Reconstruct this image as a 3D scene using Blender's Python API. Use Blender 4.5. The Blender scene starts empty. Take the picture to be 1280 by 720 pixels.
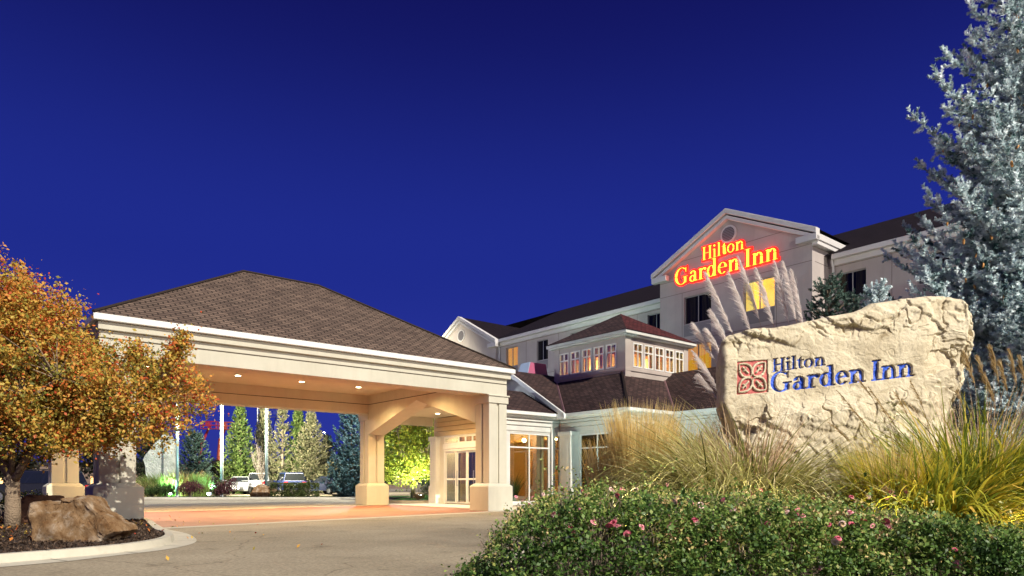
import bpy, bmesh, math, random
import numpy as np
from mathutils import Vector, Matrix
R = math.radians
S = bpy.context.scene
COL = S.collection
random.seed(7)
rng = np.random.default_rng(11)

# ------------------------------------------------------------------ camera
HC, FPX, HOR = 1.1, 870.0, 604.0
cam = bpy.data.cameras.new('camera'); camo = bpy.data.objects.new('camera', cam); COL.objects.link(camo)
camo.location = (0, 0, HC); camo.rotation_euler = (R(90), 0, 0)
cam.sensor_width = 36.0; cam.lens = 36.0*FPX/1280.0; cam.shift_y = (HOR-360.0)/1280.0
cam.clip_start = 0.1; cam.clip_end = 3000
S.camera = camo

# ------------------------------------------------------------------ sky
SUN_EL, SUN_AZ = 38.0, 142.0          # azimuth the light comes from, clockwise from +Y
w = bpy.data.worlds.new('World'); S.world = w; w.use_nodes = True
nt = w.node_tree; nt.nodes.clear()
out = nt.nodes.new('ShaderNodeOutputWorld'); bg = nt.nodes.new('ShaderNodeBackground')
sky = nt.nodes.new('ShaderNodeTexSky'); sky.sky_type = 'NISHITA'; sky.sun_disc = False
sky.sun_elevation = R(-6.0); sky.sun_rotation = R(SUN_AZ); sky.ozone_density = 8.0; sky.dust_density = 0.3
tc = nt.nodes.new('ShaderNodeTexCoord'); sx = nt.nodes.new('ShaderNodeSeparateXYZ')
rmp = nt.nodes.new('ShaderNodeValToRGB')
rmp.color_ramp.interpolation = 'EASE'
e = rmp.color_ramp.elements
e[0].position = 0.0; e[0].color = (.21, .26, 1.95, 1)
e[1].position = 0.62; e[1].color = (.042, .050, .76, 1)
e.new(0.10).color = (.165, .26, 2.35, 1)
e.new(0.30).color = (.10, .185, 1.95, 1)
add = nt.nodes.new('ShaderNodeMix'); add.data_type = 'RGBA'; add.blend_type = 'ADD'; add.inputs[0].default_value = 1.0
nt.links.new(tc.outputs['Generated'], sx.inputs[0]); nt.links.new(sx.outputs['Z'], rmp.inputs[0])
nt.links.new(rmp.outputs[0], add.inputs[6]); nt.links.new(sky.outputs[0], add.inputs[7])
nt.links.new(add.outputs[2], bg.inputs[0]); bg.inputs[1].default_value = 0.078
nt.links.new(bg.outputs[0], out.inputs[0])

# ------------------------------------------------------------------ sun and exposure
def aim(o, d): o.rotation_euler = Vector(d).to_track_quat('-Z', 'Y').to_euler()
sl = bpy.data.lights.new('sun', 'SUN'); sl.energy = 2.9; sl.angle = R(0.5); sl.color = (1, .94, .80)
so = bpy.data.objects.new('sun', sl); COL.objects.link(so)
az, el = R(SUN_AZ), R(SUN_EL)
aim(so, (-math.sin(az)*math.cos(el), -math.cos(az)*math.cos(el), -math.sin(el)))
vs = S.view_settings; vs.view_transform = 'Standard'; vs.look = 'None'; vs.exposure = 0.8; vs.gamma = 1.0; vs.use_curve_mapping = False
S.render.engine = 'CYCLES'
S.cycles.use_denoising = True
S.cycles.max_bounces = 6; S.cycles.diffuse_bounces = 3; S.cycles.glossy_bounces = 3; S.cycles.transmission_bounces = 4
S.cycles.transparent_max_bounces = 6; S.cycles.caustics_reflective = False; S.cycles.caustics_refractive = False
S.cycles.sample_clamp_indirect = 6.0

# ------------------------------------------------------------------ helpers
UA = math.atan2(.6398, .7686)
OX, OY = -0.84, 28.0                       # ground point the building axes start from
def bw(u, v, z=0.0):                      # building axes (u, v) to world
    return Vector((OX+math.cos(UA)*u-math.sin(UA)*v, OY+math.sin(UA)*u+math.cos(UA)*v, z))
def at(px, Y, z=0.0): return Vector(((px-640.0)/FPX*Y, Y, z))
def tag(o, label=None, cat=None, group=None, kind=None):
    if label: o['label'] = label
    if cat: o['category'] = cat
    if group: o['group'] = group
    if kind: o['kind'] = kind
    return o
def thing(name, label, cat, loc=(0, 0, 0), rz=0.0, group=None):
    o = bpy.data.objects.new(name, None); COL.objects.link(o); o.empty_display_size = .3
    o.location = loc; o.rotation_euler = (0, 0, rz)
    return tag(o, label, cat, group)
def link(name, me, m, parent=None):
    if m is not None:
        for x in (m if isinstance(m, (list, tuple)) else [m]): me.materials.append(x)
    o = bpy.data.objects.new(name, me); COL.objects.link(o)
    if parent is not None: o.parent = parent
    return o
def copy_tree(o, parent=None):
    c = o.copy(); COL.objects.link(c)
    if parent is not None: c.parent = parent
    for ch in list(o.children): copy_tree(ch, c)
    return c
def lamp(name, kind, loc, energy, color, parent=None, d=None, size=.1, spot=None, blend=.5):
    l = bpy.data.lights.new(name, kind); l.energy = energy; l.color = color
    if kind == 'SPOT': l.spot_size = R(spot); l.spot_blend = blend
    if kind == 'AREA': l.size = size
    else: l.shadow_soft_size = size
    o = bpy.data.objects.new(name, l); COL.objects.link(o); o.location = loc
    if d is not None: aim(o, d)
    if parent is not None: o.parent = parent
    return o

class MB:
    def __init__(s): s.v = []; s.f = []; s.uv = {}; s.mi = {}
    def poly(s, pts, uv=None, mi=0):
        b = len(s.v); s.v += [tuple(p) for p in pts]; s.f.append(tuple(range(b, b+len(pts))))
        if uv: s.uv[len(s.f)-1] = uv
        if mi: s.mi[len(s.f)-1] = mi
        return s
    def faces(s, vs, fs, mi=0):
        b = len(s.v); s.v += [tuple(p) for p in vs]
        for f in fs:
            s.f.append(tuple(b+i for i in f))
            if mi: s.mi[len(s.f)-1] = mi
        return s
    def box(s, x0, y0, z0, x1, y1, z1, mi=0):
        if x0 > x1: x0, x1 = x1, x0
        if y0 > y1: y0, y1 = y1, y0
        if z0 > z1: z0, z1 = z1, z0
        return s.faces([(x0,y0,z0),(x1,y0,z0),(x1,y1,z0),(x0,y1,z0),(x0,y0,z1),(x1,y0,z1),(x1,y1,z1),(x0,y1,z1)],
                [(0,3,2,1),(4,5,6,7),(0,1,5,4),(1,2,6,5),(2,3,7,6),(3,0,4,7)], mi)
    def loft(s, rings, cap=True, mi=0):
        n = len(rings[0]); vs = [p for r in rings for p in r]; fs = []
        for k in range(len(rings)-1):
            for i in range(n):
                j = (i+1) % n
                fs.append((k*n+i, k*n+j, (k+1)*n+j, (k+1)*n+i))
        if cap: fs.append(tuple(range(n-1, -1, -1))); fs.append(tuple((len(rings)-1)*n+i for i in range(n)))
        return s.faces(vs, fs, mi)
    def frustum(s, cx, cy, h0, z0, h1, z1):
        r = lambda h, z: [(cx-h, cy-h, z), (cx+h, cy-h, z), (cx+h, cy+h, z), (cx-h, cy+h, z)]
        return s.loft([r(h0, z0), r(h1, z1)])
    def prism(s, pts2, fn, d0, d1, mi=0):          # fn(a, b, d) -> xyz
        return s.loft([[fn(a, b, d0) for a, b in pts2], [fn(a, b, d1) for a, b in pts2]], True, mi)
    def tube(s, path, rad, n=8, mi=0):
        path = [Vector(p) for p in path]
        if not isinstance(rad, (list, tuple)): rad = [rad]*len(path)
        rings = []; up = Vector((0, 0, 1))
        for i, p in enumerate(path):
            t = (path[min(i+1, len(path)-1)]-path[max(i-1, 0)]).normalized()
            a = t.cross(up if abs(t.z) < .95 else Vector((1, 0, 0))).normalized(); b = t.cross(a)
            rings.append([p+(a*math.cos(k*2*math.pi/n)+b*math.sin(k*2*math.pi/n))*rad[i] for k in range(n)])
        return s.loft(rings, True, mi)
    def disc(s, c, r, ax, n=20, d=.01, mi=0):
        c = Vector(c); ax = Vector(ax).normalized()
        return s.tube([c, c+ax*d], r, n, mi)
    def build(s, name, m, parent=None, smooth=False, bevel=0, seg=1):
        me = bpy.data.meshes.new(name); me.from_pydata(s.v, [], s.f)
        if s.uv:
            l = me.uv_layers.new(name='UVMap')
            for p in me.polygons:
                u = s.uv.get(p.index)
                if u:
                    for k, li in enumerate(p.loop_indices): l.data[li].uv = u[k]
        for i, k in s.mi.items(): me.polygons[i].material_index = k
        bm = bmesh.new(); bm.from_mesh(me); bmesh.ops.recalc_face_normals(bm, faces=bm.faces)
        bm.to_mesh(me); bm.free()
        if smooth:
            for p in me.polygons: p.use_smooth = True
        o = link(name, me, m, parent)
        if bevel:
            md = o.modifiers.new('bevel', 'BEVEL'); md.width = bevel; md.segments = seg; md.limit_method = 'ANGLE'; md.angle_limit = R(40)
        return o

def npmesh(name, V, F, m, parent=None, rnd=None, smooth=False, mi=None):
    V = np.asarray(V, np.float32); F = np.asarray(F, np.int32); k = F.shape[1]
    me = bpy.data.meshes.new(name)
    me.vertices.add(len(V)); me.vertices.foreach_set('co', V.ravel())
    me.loops.add(F.size); me.loops.foreach_set('vertex_index', F.ravel())
    me.polygons.add(len(F)); me.polygons.foreach_set('loop_start', np.arange(0, F.size, k, dtype=np.int32))
    if mi is not None: me.polygons.foreach_set('material_index', np.asarray(mi, np.int32))
    if smooth: me.polygons.foreach_set('use_smooth', np.ones(len(F), bool))
    me.update(calc_edges=True); me.validate()
    if rnd is not None:
        a = me.attributes.new('rnd', 'FLOAT', 'POINT'); a.data.foreach_set('value', np.asarray(rnd, np.float32))
    return link(name, me, m, parent)

# ------------------------------------------------------------------ materials
def nodes(name):
    m = bpy.data.materials.new(name); m.use_nodes = True; t = m.node_tree
    return m, t, t.nodes['Principled BSDF']
def setin(b, k, v):
    if k in b.inputs: b.inputs[k].default_value = v
def ramp(t, stops, src):
    r = t.nodes.new('ShaderNodeValToRGB'); e = r.color_ramp.elements
    while len(e) < len(stops): e.new(.5)
    for i, (p, c) in enumerate(stops): e[i].position = p; e[i].color = (*c, 1)
    t.links.new(src, r.inputs[0]); return r
def mat(name, col, col2=None, scale=3.0, rough=.8, bump=0., bscale=40., metal=0., spec=.3, detail=6., emis=None, es=0., col3=None, bdist=.02, streak=0.):
    m, t, b = nodes(name)
    c = t.nodes.new('ShaderNodeTexCoord')
    if col2 is not None:
        n = t.nodes.new('ShaderNodeTexNoise'); n.inputs['Scale'].default_value = scale; n.inputs['Detail'].default_value = detail
        n.inputs['Roughness'].default_value = .62
        t.links.new(c.outputs['Object'], n.inputs['Vector'])
        st = [(.33, col), (.67, col2)] if col3 is None else [(.3, col), (.5, col2), (.7, col3)]
        rc = ramp(t, st, n.outputs[0])
        if streak:                       # rain streaks and grime of the surface itself
            mp = t.nodes.new('ShaderNodeMapping'); mp.inputs['Scale'].default_value = (1.1, 1.1, .16); t.links.new(c.outputs['Object'], mp.inputs[0])
            ns = t.nodes.new('ShaderNodeTexNoise'); ns.inputs['Scale'].default_value = 1.6; ns.inputs['Detail'].default_value = 7; ns.inputs['Roughness'].default_value = .7; t.links.new(mp.outputs[0], ns.inputs['Vector'])
            rs = ramp(t, [(.33, (1-streak, 1-streak*1.05, 1-streak*1.2)), (.55, (1, 1, 1))], ns.outputs[0])
            mk = t.nodes.new('ShaderNodeMix'); mk.data_type = 'RGBA'; mk.blend_type = 'MULTIPLY'; mk.inputs[0].default_value = 1.
            t.links.new(rc.outputs[0], mk.inputs[6]); t.links.new(rs.outputs[0], mk.inputs[7]); t.links.new(mk.outputs[2], b.inputs['Base Color'])
        else: t.links.new(rc.outputs[0], b.inputs['Base Color'])
    else: b.inputs['Base Color'].default_value = (*col, 1)
    setin(b, 'Roughness', rough); setin(b, 'Metallic', metal); setin(b, 'Specular IOR Level', spec)
    if bump:
        n2 = t.nodes.new('ShaderNodeTexNoise'); n2.inputs['Scale'].default_value = bscale; n2.inputs['Detail'].default_value = 5
        t.links.new(c.outputs['Object'], n2.inputs['Vector'])
        bp = t.nodes.new('ShaderNodeBump'); bp.inputs['Strength'].default_value = bump; bp.inputs['Distance'].default_value = bdist
        t.links.new(n2.outputs[0], bp.inputs['Height']); t.links.new(bp.outputs[0], b.inputs['Normal'])
    if emis is not None:
        setin(b, 'Emission Color', (*emis, 1)); setin(b, 'Emission Strength', es)
    return m
def leafmat(name, stops, trans=.25, rough=.6, spec=.25):
    m, t, b = nodes(name)
    a = t.nodes.new('ShaderNodeAttribute'); a.attribute_name = 'rnd'
    r = ramp(t, stops, a.outputs['Fac'])
    t.links.new(r.outputs[0], b.inputs['Base Color']); setin(b, 'Roughness', rough); setin(b, 'Specular IOR Level', spec)
    tr = t.nodes.new('ShaderNodeBsdfTranslucent'); t.links.new(r.outputs[0], tr.inputs[0])
    mx = t.nodes.new('ShaderNodeMixShader'); mx.inputs[0].default_value = trans
    t.links.new(b.outputs[0], mx.inputs[1]); t.links.new(tr.outputs[0], mx.inputs[2])
    t.links.new(mx.outputs[0], t.nodes['Material Output'].inputs[0])
    return m
def shingle(name, c1, c2, mortar, rowh=.16, bw_=.33, uv=True):
    m, t, b = nodes(name)
    c = t.nodes.new('ShaderNodeTexCoord'); k = t.nodes.new('ShaderNodeTexBrick')
    t.links.new(c.outputs['UV'], k.inputs['Vector'])
    k.inputs['Color1'].default_value = (*c1, 1); k.inputs['Color2'].default_value = (*c2, 1); k.inputs['Mortar'].default_value = (*mortar, 1)
    k.inputs['Scale'].default_value = 1.0; k.inputs['Mortar Size'].default_value = .026; k.inputs['Mortar Smooth'].default_value = .25
    k.inputs['Brick Width'].default_value = bw_; k.inputs['Row Height'].default_value = rowh; k.inputs['Bias'].default_value = -.1
    n = t.nodes.new('ShaderNodeTexNoise'); n.inputs['Scale'].default_value = 1.3; n.inputs['Detail'].default_value = 7
    t.links.new(c.outputs['UV'], n.inputs['Vector'])
    mx = t.nodes.new('ShaderNodeMix'); mx.data_type = 'RGBA'; mx.blend_type = 'MULTIPLY'; mx.inputs[0].default_value = .6
    t.links.new(k.outputs['Color'], mx.inputs[6]); t.links.new(ramp(t, [(.3, (.55, .55, .55)), (.7, (1.25, 1.2, 1.15))], n.outputs[0]).outputs[0], mx.inputs[7])
    t.links.new(mx.outputs[2], b.inputs['Base Color']); setin(b, 'Roughness', .9); setin(b, 'Specular IOR Level', .15)
    bp = t.nodes.new('ShaderNodeBump'); bp.inputs['Strength'].default_value = .5; bp.inputs['Distance'].default_value = .02; bp.invert = True
    t.links.new(k.outputs['Fac'], bp.inputs['Height']); t.links.new(bp.outputs[0], b.inputs['Normal'])
    return m
def paver(name, c1, c2, mortar, bwid, rowh, rot=0.):
    m, t, b = nodes(name)
    c = t.nodes.new('ShaderNodeTexCoord'); mp = t.nodes.new('ShaderNodeMapping'); mp.inputs['Rotation'].default_value[2] = rot
    k = t.nodes.new('ShaderNodeTexBrick'); t.links.new(c.outputs['Object'], mp.inputs[0]); t.links.new(mp.outputs[0], k.inputs['Vector'])
    k.inputs['Color1'].default_value = (*c1, 1); k.inputs['Color2'].default_value = (*c2, 1); k.inputs['Mortar'].default_value = (*mortar, 1)
    k.inputs['Scale'].default_value = 1.0; k.inputs['Mortar Size'].default_value = .006
    k.inputs['Brick Width'].default_value = bwid; k.inputs['Row Height'].default_value = rowh
    n = t.nodes.new('ShaderNodeTexNoise'); n.inputs['Scale'].default_value = .8; n.inputs['Detail'].default_value = 6
    t.links.new(c.outputs['Object'], n.inputs['Vector'])
    mx = t.nodes.new('ShaderNodeMix'); mx.data_type = 'RGBA'; mx.blend_type = 'MULTIPLY'; mx.inputs[0].default_value = .7
    t.links.new(k.outputs['Color'], mx.inputs[6]); t.links.new(ramp(t, [(.3, (.6, .6, .6)), (.7, (1.2, 1.2, 1.2))], n.outputs[0]).outputs[0], mx.inputs[7])
    t.links.new(mx.outputs[2], b.inputs['Base Color']); setin(b, 'Roughness', .65)
    return m
def curtain_mat(name, ca, cb, es, scale=9.):
    m, t, b = nodes(name)
    c = t.nodes.new('ShaderNodeTexCoord'); wv = t.nodes.new('ShaderNodeTexNoise'); wv.noise_dimensions = '3D'
    mp = t.nodes.new('ShaderNodeMapping'); mp.inputs['Scale'].default_value = (scale, scale, .5)
    t.links.new(c.outputs['Object'], mp.inputs[0]); t.links.new(mp.outputs[0], wv.inputs['Vector'])
    wv.inputs['Scale'].default_value = 1.; wv.inputs['Detail'].default_value = 3.
    r = ramp(t, [(.35, ca), (.65, cb)], wv.outputs[0])
    t.links.new(r.outputs[0], b.inputs['Base Color'])
    if es: t.links.new(r.outputs[0], b.inputs['Emission Color']); setin(b, 'Emission Strength', es)
    setin(b, 'Roughness', .9)
    return m
def asphalt_mat():
    m, t, b = nodes('asphalt')
    c = t.nodes.new('ShaderNodeTexCoord')
    n = t.nodes.new('ShaderNodeTexNoise'); n.inputs['Scale'].default_value = .35; n.inputs['Detail'].default_value = 9; n.inputs['Roughness'].default_value = .65
    v = t.nodes.new('ShaderNodeTexNoise'); v.inputs['Scale'].default_value = 17; v.inputs['Detail'].default_value = 8; v.inputs['Roughness'].default_value = .85
    for x in (n, v): t.links.new(c.outputs['Object'], x.inputs['Vector'])
    r1 = ramp(t, [(.3, (.26, .220, .160)), (.7, (.39, .335, .250))], n.outputs[0])
    r2 = ramp(t, [(.36, (.50, .50, .50)), (.62, (1.36, 1.33, 1.28))], v.outputs[0])
    mx = t.nodes.new('ShaderNodeMix'); mx.data_type = 'RGBA'; mx.blend_type = 'MULTIPLY'; mx.inputs[0].default_value = 1.
    t.links.new(r1.outputs[0], mx.inputs[6]); t.links.new(r2.outputs[0], mx.inputs[7]); t.links.new(mx.outputs[2], b.inputs['Base Color'])
    vo = t.nodes.new('ShaderNodeTexVoronoi'); vo.feature = 'DISTANCE_TO_EDGE'; vo.inputs['Scale'].default_value = .16
    wn = t.nodes.new('ShaderNodeTexNoise'); wn.inputs['Scale'].default_value = .9; wn.inputs['Detail'].default_value = 6
    t.links.new(c.outputs['Object'], wn.inputs['Vector']); av = t.nodes.new('ShaderNodeMix'); av.data_type = 'RGBA'; av.blend_type = 'ADD'; av.inputs[0].default_value = 1.6
    t.links.new(c.outputs['Object'], av.inputs[6]); t.links.new(wn.outputs['Color'], av.inputs[7]); t.links.new(av.outputs[2], vo.inputs['Vector'])
    cr = ramp(t, [(.0, (.62, .60, .58)), (.002, (.75, .73, .7)), (.0035, (1, 1, 1))], vo.outputs['Distance'])
    st = t.nodes.new('ShaderNodeTexNoise'); st.inputs['Scale'].default_value = 1.1; st.inputs['Detail'].default_value = 3; t.links.new(c.outputs['Object'], st.inputs['Vector'])
    sr = ramp(t, [(.0, (1, 1, 1)), (.62, (1, 1, 1)), (.74, (.62, .60, .58))], st.outputs[0])
    m2 = t.nodes.new('ShaderNodeMix'); m2.data_type = 'RGBA'; m2.blend_type = 'MULTIPLY'; m2.inputs[0].default_value = 1.
    m3 = t.nodes.new('ShaderNodeMix'); m3.data_type = 'RGBA'; m3.blend_type = 'MULTIPLY'; m3.inputs[0].default_value = 1.
    t.links.new(mx.outputs[2], m2.inputs[6]); t.links.new(cr.outputs[0], m2.inputs[7]); t.links.new(m2.outputs[2], m3.inputs[6]); t.links.new(sr.outputs[0], m3.inputs[7]); t.links.new(m3.outputs[2], b.inputs['Base Color'])
    bp = t.nodes.new('ShaderNodeBump'); bp.inputs['Strength'].default_value = .5; bp.inputs['Distance'].default_value = .008
    t.links.new(v.outputs[0], bp.inputs['Height']); t.links.new(bp.outputs[0], b.inputs['Normal']); setin(b, 'Roughness', .85); setin(b, 'Specular IOR Level', .25)
    return m
def glass_mat(name, tint=(.8, .9, .9), mixf=.18):
    m = bpy.data.materials.new(name); m.use_nodes = True; t = m.node_tree; t.nodes.clear()
    o = t.nodes.new('ShaderNodeOutputMaterial'); tr = t.nodes.new('ShaderNodeBsdfTransparent'); tr.inputs[0].default_value = (*tint, 1)
    g = t.nodes.new('ShaderNodeBsdfGlossy'); g.inputs['Roughness'].default_value = .02
    mx = t.nodes.new('ShaderNodeMixShader'); mx.inputs[0].default_value = mixf
    t.links.new(tr.outputs[0], mx.inputs[1]); t.links.new(g.outputs[0], mx.inputs[2]); t.links.new(mx.outputs[0], o.inputs[0])
    return m

M = {}
M['cream'] = mat('cream_stucco', (.545, .515, .425), (.60, .57, .475), 1.1, .9, .35, 90, spec=.15, streak=.07)
M['ceil'] = mat('ceiling_stucco', (.58, .54, .43), (.62, .58, .47), 1.6, .9, .2, 120, spec=.15)
M['hotel'] = mat('hotel_stucco', (.43, .375, .36), (.48, .42, .40), .9, .9, .25, 90, spec=.1, streak=.06)
M['hpanel'] = mat('grey_panel', (.22, .20, .21), (.25, .23, .24), 2, .8)
M['white'] = mat('white_paint', (.78, .78, .76), (.72, .72, .70), 2.5, .5, spec=.4, streak=.05)
M['lobby'] = mat('lobby_stucco', (.60, .59, .56), (.68, .67, .63), 1.5, .85, .2, 110, streak=.06)
M['taupe'] = mat('taupe_stucco', (.42, .36, .33), (.47, .40, .36), 2, .85, .2, 110)
M['siding'] = mat('warm_siding', (.58, .45, .28), (.62, .49, .31), 3, .75)
M['groove'] = mat('dark_joint', (.10, .08, .06), rough=.95)
M['shing'] = shingle('brown_shingles', (.185, .132, .105), (.105, .074, .062), (.040, .030, .026), .17, .34)
M['shing2'] = shingle('dark_brown_shingles', (.095, .058, .056), (.042, .027, .028), (.02, .014, .014), .16, .34)
M['shing3'] = shingle('black_shingles', (.022, .014, .020), (.012, .008, .012), (.006, .004, .006), .16, .34)
M['shingr'] = shingle('maroon_shingles', (.12, .036, .040), (.055, .018, .022), (.02, .008, .01), .16, .34)
M['dark'] = mat('dark_metal', (.03, .03, .032), rough=.5, spec=.5)
M['metal'] = mat('grey_metal', (.35, .36, .37), (.42, .43, .44), 6, .4, metal=.7)
M['black'] = mat('black_rubber', (.012, .012, .012), rough=.8)
M['bulb'] = mat('lit_lens', (1, .9, .7), emis=(1, .80, .50), es=14.)
M['asphalt'] = asphalt_mat()
M['brickp'] = paver('red_brick_paving', (.31, .118, .072), (.23, .082, .050), (.20, .12, .09), .21, .105, -UA)
M['conc'] = mat('concrete', (.36, .33, .28), (.46, .43, .37), 3.5, .85, .3, 60, col3=(.42, .39, .33))
M['kerb'] = mat('kerb_concrete', (.44, .40, .32), (.55, .51, .42), 2.6, .85, .4, 70, col3=(.50, .46, .37))
M['mulch'] = mat('mulch', (.040, .028, .022), (.13, .092, .072), 38, .95, 1., 55, bdist=.06)
M['lawn'] = mat('lawn_ground', (.03, .10, .012), (.055, .16, .02), 14, .95, .6, 60)
M['glass'] = glass_mat('clear_glass')
M['dglass'] = mat('dark_glass', (.012, .014, .014), rough=.04, spec=.9)
M['neony'] = mat('sign_face', (1, .75, .1), emis=(1, .50, .03), es=1.7)
M['neonr'] = mat('sign_glow_rim', (.8, .03, .02), emis=(1, .020, .010), es=1.2)
# ------------------------------------------------------------------ lettering (serif glyphs drawn as overlapping polygons, cap height 1)
def rect(a, b, c, d): return [(a, b), (c, b), (c, d), (a, d)]
def ring(cx, cy, ro, ri, a0, a1, n=None, dx=0):
    n = n or max(4, int(abs(a1-a0)/12)); A = [R(a0+(a1-a0)*k/n) for k in range(n+1)]
    return [(cx+ro[0]*math.cos(t), cy+ro[1]*math.sin(t)) for t in A]+[(cx+dx+ri[0]*math.cos(t), cy+ri[1]*math.sin(t)) for t in reversed(A)]
def circ(cx, cy, r, n=16): return [(cx+r*math.cos(k*2*math.pi/n), cy+r*math.sin(k*2*math.pi/n)) for k in range(n)]
def serif(a, b, y0, h=.055): return rect(a, y0, b, y0+h)
GL = {
 'H': (.90, [rect(.10,0,.28,1), rect(.60,0,.78,1), rect(.25,.47,.63,.55), serif(.02,.36,0), serif(.52,.86,0), serif(.02,.36,.945), serif(.52,.86,.945)]),
 'i': (.37, [rect(.09,0,.26,.66), serif(.0,.35,0), [(.0,.59),(.09,.585),(.20,.66),(.0,.635)], circ(.165,.88,.105)]),
 'l': (.37, [rect(.09,0,.26,1.03), serif(.0,.35,0), [(.0,.97),(.12,.955),(.22,1.03),(.0,1.01)]]),
 't': (.45, [[(.12,.14),(.14,.05),(.21,-.01),(.31,-.01),(.42,.05),(.42,.09),(.34,.07),(.29,.1),(.28,.16),(.28,.88),(.24,.86),(.12,.7)], rect(.0,.6,.43,.66)]),
 'o': (.69, [ring(.33,.33,(.32,.345),(.145,.285),0,180), ring(.33,.33,(.32,.345),(.145,.285),180,360)]),
 'n': (.74, [rect(.08,0,.25,.66), [(.0,.59),(.09,.585),(.20,.66),(.0,.635)], serif(.0,.33,0), serif(.39,.72,0), rect(.46,0,.63,.42), ring(.40,.42,(.23,.25),(.06,.165),0,165)]),
 'G': (.97, [ring(.47,.5,(.46,.52),(.27,.455),48,180), ring(.47,.5,(.46,.52),(.27,.455),180,312), rect(.63,.06,.81,.42), serif(.54,.92,.40), [(.75,.66),(.80,.66),(.80,.99),(.75,.95),(.72,.86)]]),
 'a': (.61, [ring(.27,.45,(.22,.215),(.055,.155),0,172), rect(.325,.08,.49,.46), ring(.24,.19,(.225,.205),(.075,.135),0,180), ring(.24,.19,(.225,.205),(.075,.135),180,360), [(.40,.0),(.59,.0),(.59,.05),(.49,.10),(.34,.13)]]),
 'r': (.54, [rect(.08,0,.25,.66), [(.0,.59),(.09,.585),(.20,.66),(.0,.635)], serif(.0,.36,0), ring(.39,.45,(.20,.215),(.13,.10),55,170), circ(.455,.565,.09)]),
 'd': (.69, [ring(.29,.33,(.28,.345),(.11,.28),0,180), ring(.29,.33,(.28,.345),(.11,.28),180,360), rect(.42,0,.59,1.03), [(.31,.97),(.44,.955),(.55,1.03),(.31,1.01)], rect(.42,0,.68,.05)]),
 'e': (.63, [ring(.31,.33,(.30,.345),(.125,.285),0,180), ring(.31,.33,(.30,.345),(.125,.285),180,318), rect(.10,.335,.60,.395)]),
 'I': (.44, [rect(.11,0,.30,1), serif(.01,.40,0), serif(.01,.40,.945)]),
 ' ': (.24, []),
}
def text_polys(s):
    x = 0; o = []
    for ch in s:
        a, P = GL[ch]
        o.append([[(px+x, py) for px, py in p] for p in P]); x += a
    return o, x
def offset(p, d):
    n = len(p); area = sum(p[i][0]*p[(i+1) % n][1]-p[(i+1) % n][0]*p[i][1] for i in range(n)); sg = 1 if area > 0 else -1
    q = []
    for i in range(n):
        a, b, c = Vector(p[i-1]), Vector(p[i]), Vector(p[(i+1) % n])
        e1 = (b-a).normalized() if (b-a).length > 1e-6 else Vector((1, 0)); e2 = (c-b).normalized() if (c-b).length > 1e-6 else e1
        n1 = Vector((e1.y, -e1.x))*sg; n2 = Vector((e2.y, -e2.x))*sg
        m = n1+n2
        if m.length < .3: m = n1
        m.normalize(); k = min(1.6, 1/max(.4, m.dot(n1)))
        q.append((b.x+m.x*d*k, b.y+m.y*d*k))
    return q
def inside(P, poly):
    x, y = P[..., 0], P[..., 1]; r = np.zeros(x.shape, bool); n = len(poly)
    for i in range(n):
        x0, y0 = poly[i]; x1, y1 = poly[(i+1) % n]
        if y0 == y1: continue
        c = ((y0 > y) != (y1 > y)) & (x < (x1-x0)*(y-y0)/(y1-y0)+x0)
        r ^= c
    return r

# numpy value noise
_T = rng.random((256, 256)).astype(np.float32)
def vnoise(x, y):
    xi = np.floor(x).astype(int); yi = np.floor(y).astype(int); fx = x-xi; fy = y-yi
    fx = fx*fx*(3-2*fx); fy = fy*fy*(3-2*fy)
    g = lambda a, b: _T[a & 255, b & 255]
    return (g(xi, yi)*(1-fx)+g(xi+1, yi)*fx)*(1-fy)+(g(xi, yi+1)*(1-fx)+g(xi+1, yi+1)*fx)*fy
def fbm(x, y, o=5, s=0.):
    r = 0; a = .5
    for k in range(o):
        r = r+a*vnoise(x+s+17.3*k, y-s+5.1*k); x = x*2.03; y = y*2.03; a *= .5
    return r

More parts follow.
